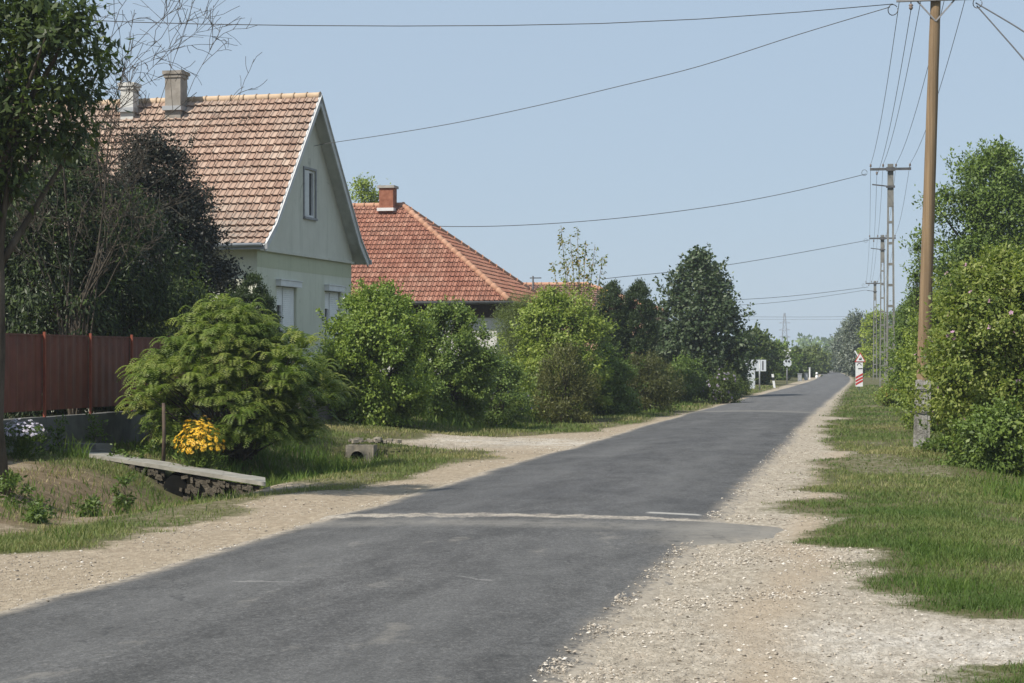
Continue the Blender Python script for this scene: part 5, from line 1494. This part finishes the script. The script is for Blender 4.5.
def cable(label, pxy, Y0, Y1, r=.009, end=None):
    n_ = len(pxy); x0, x1 = pxy[0][0], pxy[-1][0]
    pts = []
    for (x_, y_) in pxy:
        f = (x_ - x0) / (x1 - x0); pts.append(at(x_, y_, 1 / ((1 - f) / Y0 + f / Y1)))
    # refine
    out = []
    for i in range(len(pts) - 1):
        p0, p1_, p2, p3 = pts[max(i - 1, 0)], pts[i], pts[i + 1], pts[min(i + 2, len(pts) - 1)]
        for t in np.linspace(0, 1, 6)[:-1]:
            out.append(.5 * ((2 * p1_) + (p2 - p0) * t + (2 * p0 - 5 * p1_ + 4 * p2 - p3) * t * t + (3 * p1_ - p0 - 3 * p2 + p3) * t ** 3))
    out.append(end if end is not None else pts[-1])
    m_ = MB(); m_.tube(out, r, 5)
    return tag(m_.build('service_cable', M['cable'], None, tuple(out[0])), label, 'cable', 'overhead service cables')


cable('sagging overhead cable from the wooden pole to the grey gable', [(890, 7), (800, 34), (700, 66), (620, 86), (540, 105), (460, 122), (390, 134), (330, 143), (314, 146)], 39.8, 53.3)
cable('overhead cable from the nearest lattice pole to the red hipped roof', [(866, 174), (800, 190), (740, 202), (680, 211), (620, 218), (560, 223), (500, 226), (450, 226.5), (430, 225.5)], 79.8, 76, .014)
cable('overhead cable from the middle lattice pole to the low house', [(869, 240), (820, 249), (770, 258), (720, 266), (670, 272), (620, 277), (603, 279)], 123.8, 97, .016)
cable('upper cable from the farthest lattice pole towards the linden', [(868, 287), (820, 293), (780, 297), (740, 299.5), (700, 300)], 175, 150, .020)
cable('lower cable just under the upper one at the farthest lattice pole', [(866, 290), (820, 297), (780, 302), (740, 305), (700, 306)], 175, 152, .016)
cable('far thin wire low in the sky beyond the farthest lattice pole', [(1000, 316), (900, 316), (800, 317), (700, 316), (560, 312)], 420, 420, .035)
cable('far thin wire lowest in the sky over the road end', [(1000, 318.5), (900, 319), (800, 319.5), (700, 318.5), (560, 315)], 424, 424, .025)
cable('upper insulated cable leaving the wooden pole to the upper right', [(976, 3), (1000, 17), (1026, 33), (1090, 76)], 39.8, 31, .015)
cable('lower insulated cable leaving the wooden pole to the right', [(977, 6), (1000, 32), (1026, 62), (1090, 140)], 39.8, 30, .015)

# ================================================================== SIGNS AND SMALL THINGS DOWN THE ROAD
FC, FR = camv(0, -1), camv(1, 0)      # towards the camera, to the right


def disc(mb, c, r, th, n, rot=0, nrm=None):
    nrm = nrm or FC
    up = Vector((0, 0, 1)); rt_ = up.cross(nrm).normalized()
    f = [c + nrm * th / 2 + (rt_ * math.cos(a) + up * math.sin(a)) * r for a in [rot + 2 * math.pi * k / n for k in range(n)]]
    b_ = [q - nrm * th for q in f]
    mb.poly(f); mb.poly(b_[::-1])
    for k in range(n): mb.poly([f[k], b_[k], b_[(k + 1) % n], f[(k + 1) % n]])


# railway approach marker (three oblique stripes under a warning triangle)
YM = 108.0; s1 = YM / F
pm0 = at(859, 391, YM); zg = gz(pm0.x, pm0.y)
mk = root('railway_marker', (pm0.x, pm0.y, zg), 'white railway approach marker with red oblique stripes under a triangular warning sign', 'sign')
b = MB(); b.tube([(pm0.x, pm0.y, zg - .2), (pm0.x, pm0.y, zat(354, YM))], .035, 8); b.build('post', M['steel'], mk)
bc = at(859, 375, YM) + FC * .05
zt_, zb2 = zat(362, YM), zat(386.5, YM)
bw = 7.2 * s1
b = MB(); b.box((bc.x, bc.y, (zt_ + zb2) / 2), bw, .03, zt_ - zb2, FR, FC); bd = b.build('marker_board', M['signwhite'], mk)
b = MB()
for zc in (zat(376.0, YM), zat(379.3, YM), zat(382.4, YM)):
    o = Vector((bc.x, bc.y, zc)) + FC * .0205; hh = .060; sl_ = .105
    b.poly([o - FR * bw * .49 - Vector((0, 0, sl_ + hh)), o + FR * bw * .49 + Vector((0, 0, sl_ - hh)), o + FR * bw * .49 + Vector((0, 0, sl_ + hh)), o - FR * bw * .49 + Vector((0, 0, hh - sl_))])
b.build('stripes', M['red'], bd)
b = MB(); o = Vector((bc.x, bc.y, zat(365.5, YM))) + FC * .021
for k in range(8):
    a0, a1 = math.pi * k / 8, math.pi * (k + 1) / 8
    P_ = lambda a, r: o + FR * math.cos(a) * r + Vector((0, 0, math.sin(a) * r))
    b.poly([P_(a0, .09), P_(a0, .13), P_(a1, .13), P_(a1, .09)])
b.box(Vector((bc.x, bc.y, zat(368.6, YM))) + FC * .018 + FR * .06, .24, .012, .05, FR, FC); b.build('plate_symbol', M['black'], bd)
tc = at(860, 358.8, YM) + FC * .075
b = MB(); disc(b, tc, .36, .02, 3, math.pi / 2); tri = b.build('warning_triangle', M['red'], mk)
b = MB(); disc(b, tc + FC * .014, .275, .012, 3, math.pi / 2); b.build('triangle_face', M['signwhite'], tri)
b = MB(); o = tc + FC * .0225
b.box(o + Vector((0, 0, -.035)), .15, .008, .06, FR, FC); b.box(o + FR * .04 + Vector((0, 0, .03)), .06, .008, .08, FR, FC); b.box(o - FR * .045 + Vector((0, 0, .01)), .03, .008, .05, FR, FC)
b.build('locomotive_symbol', M['black'], tri)
b = MB(); o = at(856.5, 353.5, YM) - FC * .03
b.box(o, .07, .02, .36, (FR * .85 + Vector((0, 0, .52))).normalized(), FC, (Vector((0, 0, .85)) - FR * .52).normalized()); b.build('cross_blade', M['signwhite'], mk)

# level-crossing cross and signal on the left
YC = 140.0; s1 = YC / F
pc = at(787, 383, YC); zg = gz(pc.x, pc.y)
cr_ = root('crossing_sign', (pc.x, pc.y, zg), 'white level crossing sign with a cross above a shield shaped signal plate', 'sign')
b = MB(); b.tube([(pc.x, pc.y, zg - .2), (pc.x, pc.y, zat(352, YC))], .045, 8); b.build('post', M['steel'], cr_)
o = at(787.3, 354.2, YC) + FC * .06
b = MB()
for sgn in (-1, 1):
    d = (FR * .55 * sgn + Vector((0, 0, .84))).normalized()
    b.box(o + FC * .012 * sgn, .13, .018, .80, d.cross(FC), FC, d)
b.build('cross', M['signwhite'], cr_)
b = MB(); disc(b, at(787.3, 363, YC) + FC * .06, .31, .04, 8, math.pi / 8); pl_ = b.build('signal_plate', M['signpale'], cr_)
b = MB()
for dx in (-.10, .11): disc(b, at(787.3, 361.2, YC) + FC * .087 + FR * dx, .075, .012, 12)
b.build('signal_lamp', M['black'], pl_)

# guide post
YG = 122.0; pg = at(774.6, 388, YG); zg = gz(pg.x, pg.y)
gp_ = root('guide_post', (pg.x, pg.y, zg), 'white roadside guide post with a black band, leaning slightly at the left edge', 'post')
tl_ = Vector((-.14, 0, 1)).normalized(); zt_ = zat(373.3, YG) - zg
b = MB(); base_ = Vector((pg.x, pg.y, zg - .05))
b.box(base_ + tl_ * (zt_ * .28 + .02), .13, .10, zt_ * .56, FR, FC, tl_); b.box(base_ + tl_ * (zt_ * .90), .13, .10, zt_ * .22, FR, FC, tl_); b.build('shaft', M['signwhite'], gp_)
b = MB(); b.box(base_ + tl_ * (zt_ * .675), .134, .104, zt_ * .235, FR, FC, tl_); b.build('black_band', M['black'], gp_)

# pale notice board on legs and a grey steel post
YN = 118.0
nb_ = at(755, 378, YN); zg = gz(nb_.x, nb_.y)
no = root('notice_board', (nb_.x, nb_.y, zg), 'pale blue grey roadside board on a solid leg under the linden branches', 'board')
b = MB(); zt_, zb2 = zat(359.8, YN), zat(371.2, YN); wd = 23.5 * YN / F
c_ = at(754.3, 365.5, YN)
b.box(c_, wd, .06, zt_ - zb2, FR, FC); bdn = b.build('board', M['signpale'], no)
b = MB(); b.box(c_ - FR * wd * .27 + FC * .034, .10, .01, (zt_ - zb2) * .82, FR, FC); b.box(c_ + FR * wd * .36 + FC * .034, .08, .01, (zt_ - zb2) * .8, FR, FC); b.build('dark_stripe', M['steel_dark'], bdn)
b = MB(); zl = (zat(371.3, YN) + zg) / 2; c2_ = at(751, 375, YN); b.box((c2_.x, c2_.y, zl - .05), 8 * YN / F, .07, zat(371.3, YN) - zg + .1, FR, FC); b.build('leg', M['signpale'], no)
YP_ = 112.0; q = at(759.6, 384, YP_); zg = gz(q.x, q.y)
sp_ = root('sign_post', (q.x, q.y, zg), 'slim grey steel post standing just in front of the pale board', 'post')
b = MB(); b.tube([(q.x, q.y, zg - .1), (q.x, q.y, zat(359.5, YP_))], .042, 8); b.build('shaft', M['steel'], sp_)
b = MB(); b.tube([(q.x, q.y, zat(359.5, YP_)), (q.x, q.y, zat(358.8, YP_))], [.05, .03], 8); b.build('cap', M['steel_grey'], sp_)

for px, Y, yt, wpx, lab in ((799.8, 158, 374, 3.6, 'grey crossing cabinet by the road, nearer of two'), (806, 166, 373.4, 3.2, 'grey crossing cabinet by the road, farther of two')):
    q = at(px, 380, Y); zg = gz(q.x, q.y); hh = zat(yt, Y) - zg; ww = wpx * Y / F
    cb = root('signal_cabinet', (q.x, q.y, zg), lab, 'cabinet', 'crossing cabinets')
    b = MB(); b.box((q.x, q.y, zg + hh / 2), ww, .3, hh, FR, FC); b.build('casing', M['steel'], cb)
    b = MB(); b.box((q.x, q.y, zg + hh + .02), ww + .06, .38, .05, FR, FC); b.build('lid', M['gutter'], cb)
    b = MB(); b.box(Vector((q.x, q.y, zg + hh * .52)) + FC * .155, ww * .8, .02, hh * .8, FR, FC); b.build('door', M['steel'], cb)
q = at(809.6, 380, 172); zg = gz(q.x, q.y)
wpst = root('white_post', (q.x, q.y, zg), 'plain white post standing beyond the two grey cabinets', 'post')
b = MB(); b.box((q.x, q.y, zg + (zat(368, 172) - zg) / 2), .11, .11, zat(368, 172) - zg, FR, FC); b.build('shaft', M['signwhite'], wpst)
b = MB(); b.box((q.x, q.y, zat(368, 172) + .03), .14, .14, .06, FR, FC); b.build('cap', M['signpale'], wpst)
q = at(816.8, 378, 180); zg = gz(q.x, q.y)
b = MB(); b.tube([(q.x, q.y, zg - .05), (q.x, q.y, zg + .28), (q.x, q.y, zg + .3)], [.14, .13, .06], 8); b.tube([(q.x, q.y, zg + .36), (q.x, q.y, zg + .55), (q.x, q.y, zg + .58)], [.12, .11, .04], 8); b.tube([(q.x, q.y, zg + .3), (q.x, q.y, zg + .36)], .05, 6)
tag(b.build('marker_stone', M['signwhite'], None, (q.x, q.y, zg)), 'short white marker stone at the left roadside before the bend', 'marker stone')

# transmission pylon far away
YT = 900.0; q = at(784.6, 372, YT); top_ = zat(313, YT)
py_ = root('transmission_pylon', (q.x, q.y, 0), 'faint steel lattice pylon far away above the left roadside trees', 'pylon')
b = MB()
for sx, sy in ((-1, -1), (1, -1), (1, 1), (-1, 1)):
    b.bar((q.x + sx * 2.0, q.y + sy * 2.0, 0), (q.x + sx * .25, q.y + sy * .25, top_), .22, .22)
for k in range(9):
    z0_, z1_ = top_ * k / 9, top_ * (k + 1) / 9; w0_, w1_ = 2.0 - 1.75 * k / 9, 2.0 - 1.75 * (k + 1) / 9
    b.bar((q.x - w0_, q.y - w0_, z0_), (q.x + w1_, q.y - w1_, z1_), .14, .14); b.bar((q.x + w0_, q.y - w0_, z0_), (q.x - w1_, q.y - w1_, z1_), .14, .14)
b.build('mast', M['steel_grey'], py_)
for zz_ in (zat(330, YT), zat(337, YT), zat(323, YT)):
    b = MB(); b.bar((q.x - 2.6, q.y, zz_), (q.x + 2.6, q.y, zz_), .2, .22); b.bar((q.x - 2.6, q.y, zz_), (q.x, q.y, zz_ + .9), .12, .12); b.bar((q.x + 2.6, q.y, zz_), (q.x, q.y, zz_ + .9), .12, .12); b.build('crossarm', M['steel_grey'], py_)
# thin mast beside the low house
q = at(533, 293, 93); b = MB(); b.tube([(q.x, q.y, 3.9), (q.x, q.y, zat(276, 93))], .045, 6); b.bar((q.x - .15, q.y, zat(278, 93)), (q.x + .4, q.y, zat(278, 93)), .05, .05)
tag(b.build('roof_mast', M['steel_dark'], None, (q.x, q.y, 3.9)), 'short dark mast rising from the low tiled roof behind the bushes', 'mast')

# ================================================================== LIGHT, SKY, AIR, CAMERA
SUN_EL = math.radians(48)
sd_ = camv(-.74, -.60).normalized()
sun_dir = Vector((sd_.x * math.cos(SUN_EL), sd_.y * math.cos(SUN_EL), math.sin(SUN_EL)))
sl = bpy.data.lights.new('sun', 'SUN'); sl.energy = 4.0; sl.angle = math.radians(.53); sl.color = (1.0, .94, .84)
so = bpy.data.objects.new('sun', sl); COL.objects.link(so); so.rotation_euler = sun_dir.to_track_quat('Z', 'Y').to_euler(); so.location = (0, 0, 60)
wd_ = bpy.data.worlds.new('World'); sc.world = wd_; wd_.use_nodes = True
nt = wd_.node_tree; nt.nodes.clear()
sk = nt.nodes.new('ShaderNodeTexSky'); sk.sky_type = 'NISHITA'; sk.sun_disc = False
sk.sun_elevation = SUN_EL; sk.sun_rotation = math.atan2(sun_dir.x, sun_dir.y); sk.air_density = 1.0; sk.dust_density = .6; sk.ozone_density = 1.5; sk.altitude = 120
bg = nt.nodes.new('ShaderNodeBackground'); bg.inputs[1].default_value = .10
wo = nt.nodes.new('ShaderNodeOutputWorld'); mxs = nt.nodes.new('ShaderNodeMix'); mxs.data_type = 'RGBA'; mxs.inputs[0].default_value = .88; mxs.inputs[7].default_value = (3.0, 3.78, 4.72, 1)
nt.links.new(sk.outputs[0], mxs.inputs[6]); nt.links.new(mxs.outputs[2], bg.inputs[0]); nt.links.new(bg.outputs[0], wo.inputs[0])

hz_ = MB(); hz_.box((0, 0, 11.5), 2100, 2100, 26)
m, t = newmat('haze_air')
t.out(t.n('ShaderNodeVolumePrincipled', {'Color': (.80, .88, 1.0, 1), 'Density': .00042, 'Anisotropy': .2}).outputs[0], vol=True)
tag(hz_.build('haze', m), 'thin pale haze in the air over the road', 'haze', kind='stuff')

cam = bpy.data.cameras.new('camera'); co_ = bpy.data.objects.new('camera', cam); COL.objects.link(co_)
cam.sensor_width = 36; cam.lens = 36 * F / 1024; cam.shift_y = (HZ - 341.5) / 1024; cam.clip_end = 5000; cam.clip_start = .1
co_.location = (0, 0, H); co_.rotation_euler = (math.radians(90), 0, A)
sc.camera = co_
sc.render.resolution_x, sc.render.resolution_y = 1024, 683
sc.view_settings.view_transform = 'Standard'; sc.view_settings.look = 'None'; sc.view_settings.gamma = 1; sc.view_settings.exposure = .55
sc.render.engine = 'CYCLES'
cy = sc.cycles
cy.max_bounces = 6; cy.diffuse_bounces = 3; cy.glossy_bounces = 2; cy.transmission_bounces = 3; cy.transparent_max_bounces = 4; cy.volume_bounces = 1
cy.use_denoising = True
cy.caustics_reflective = False; cy.caustics_refractive = False
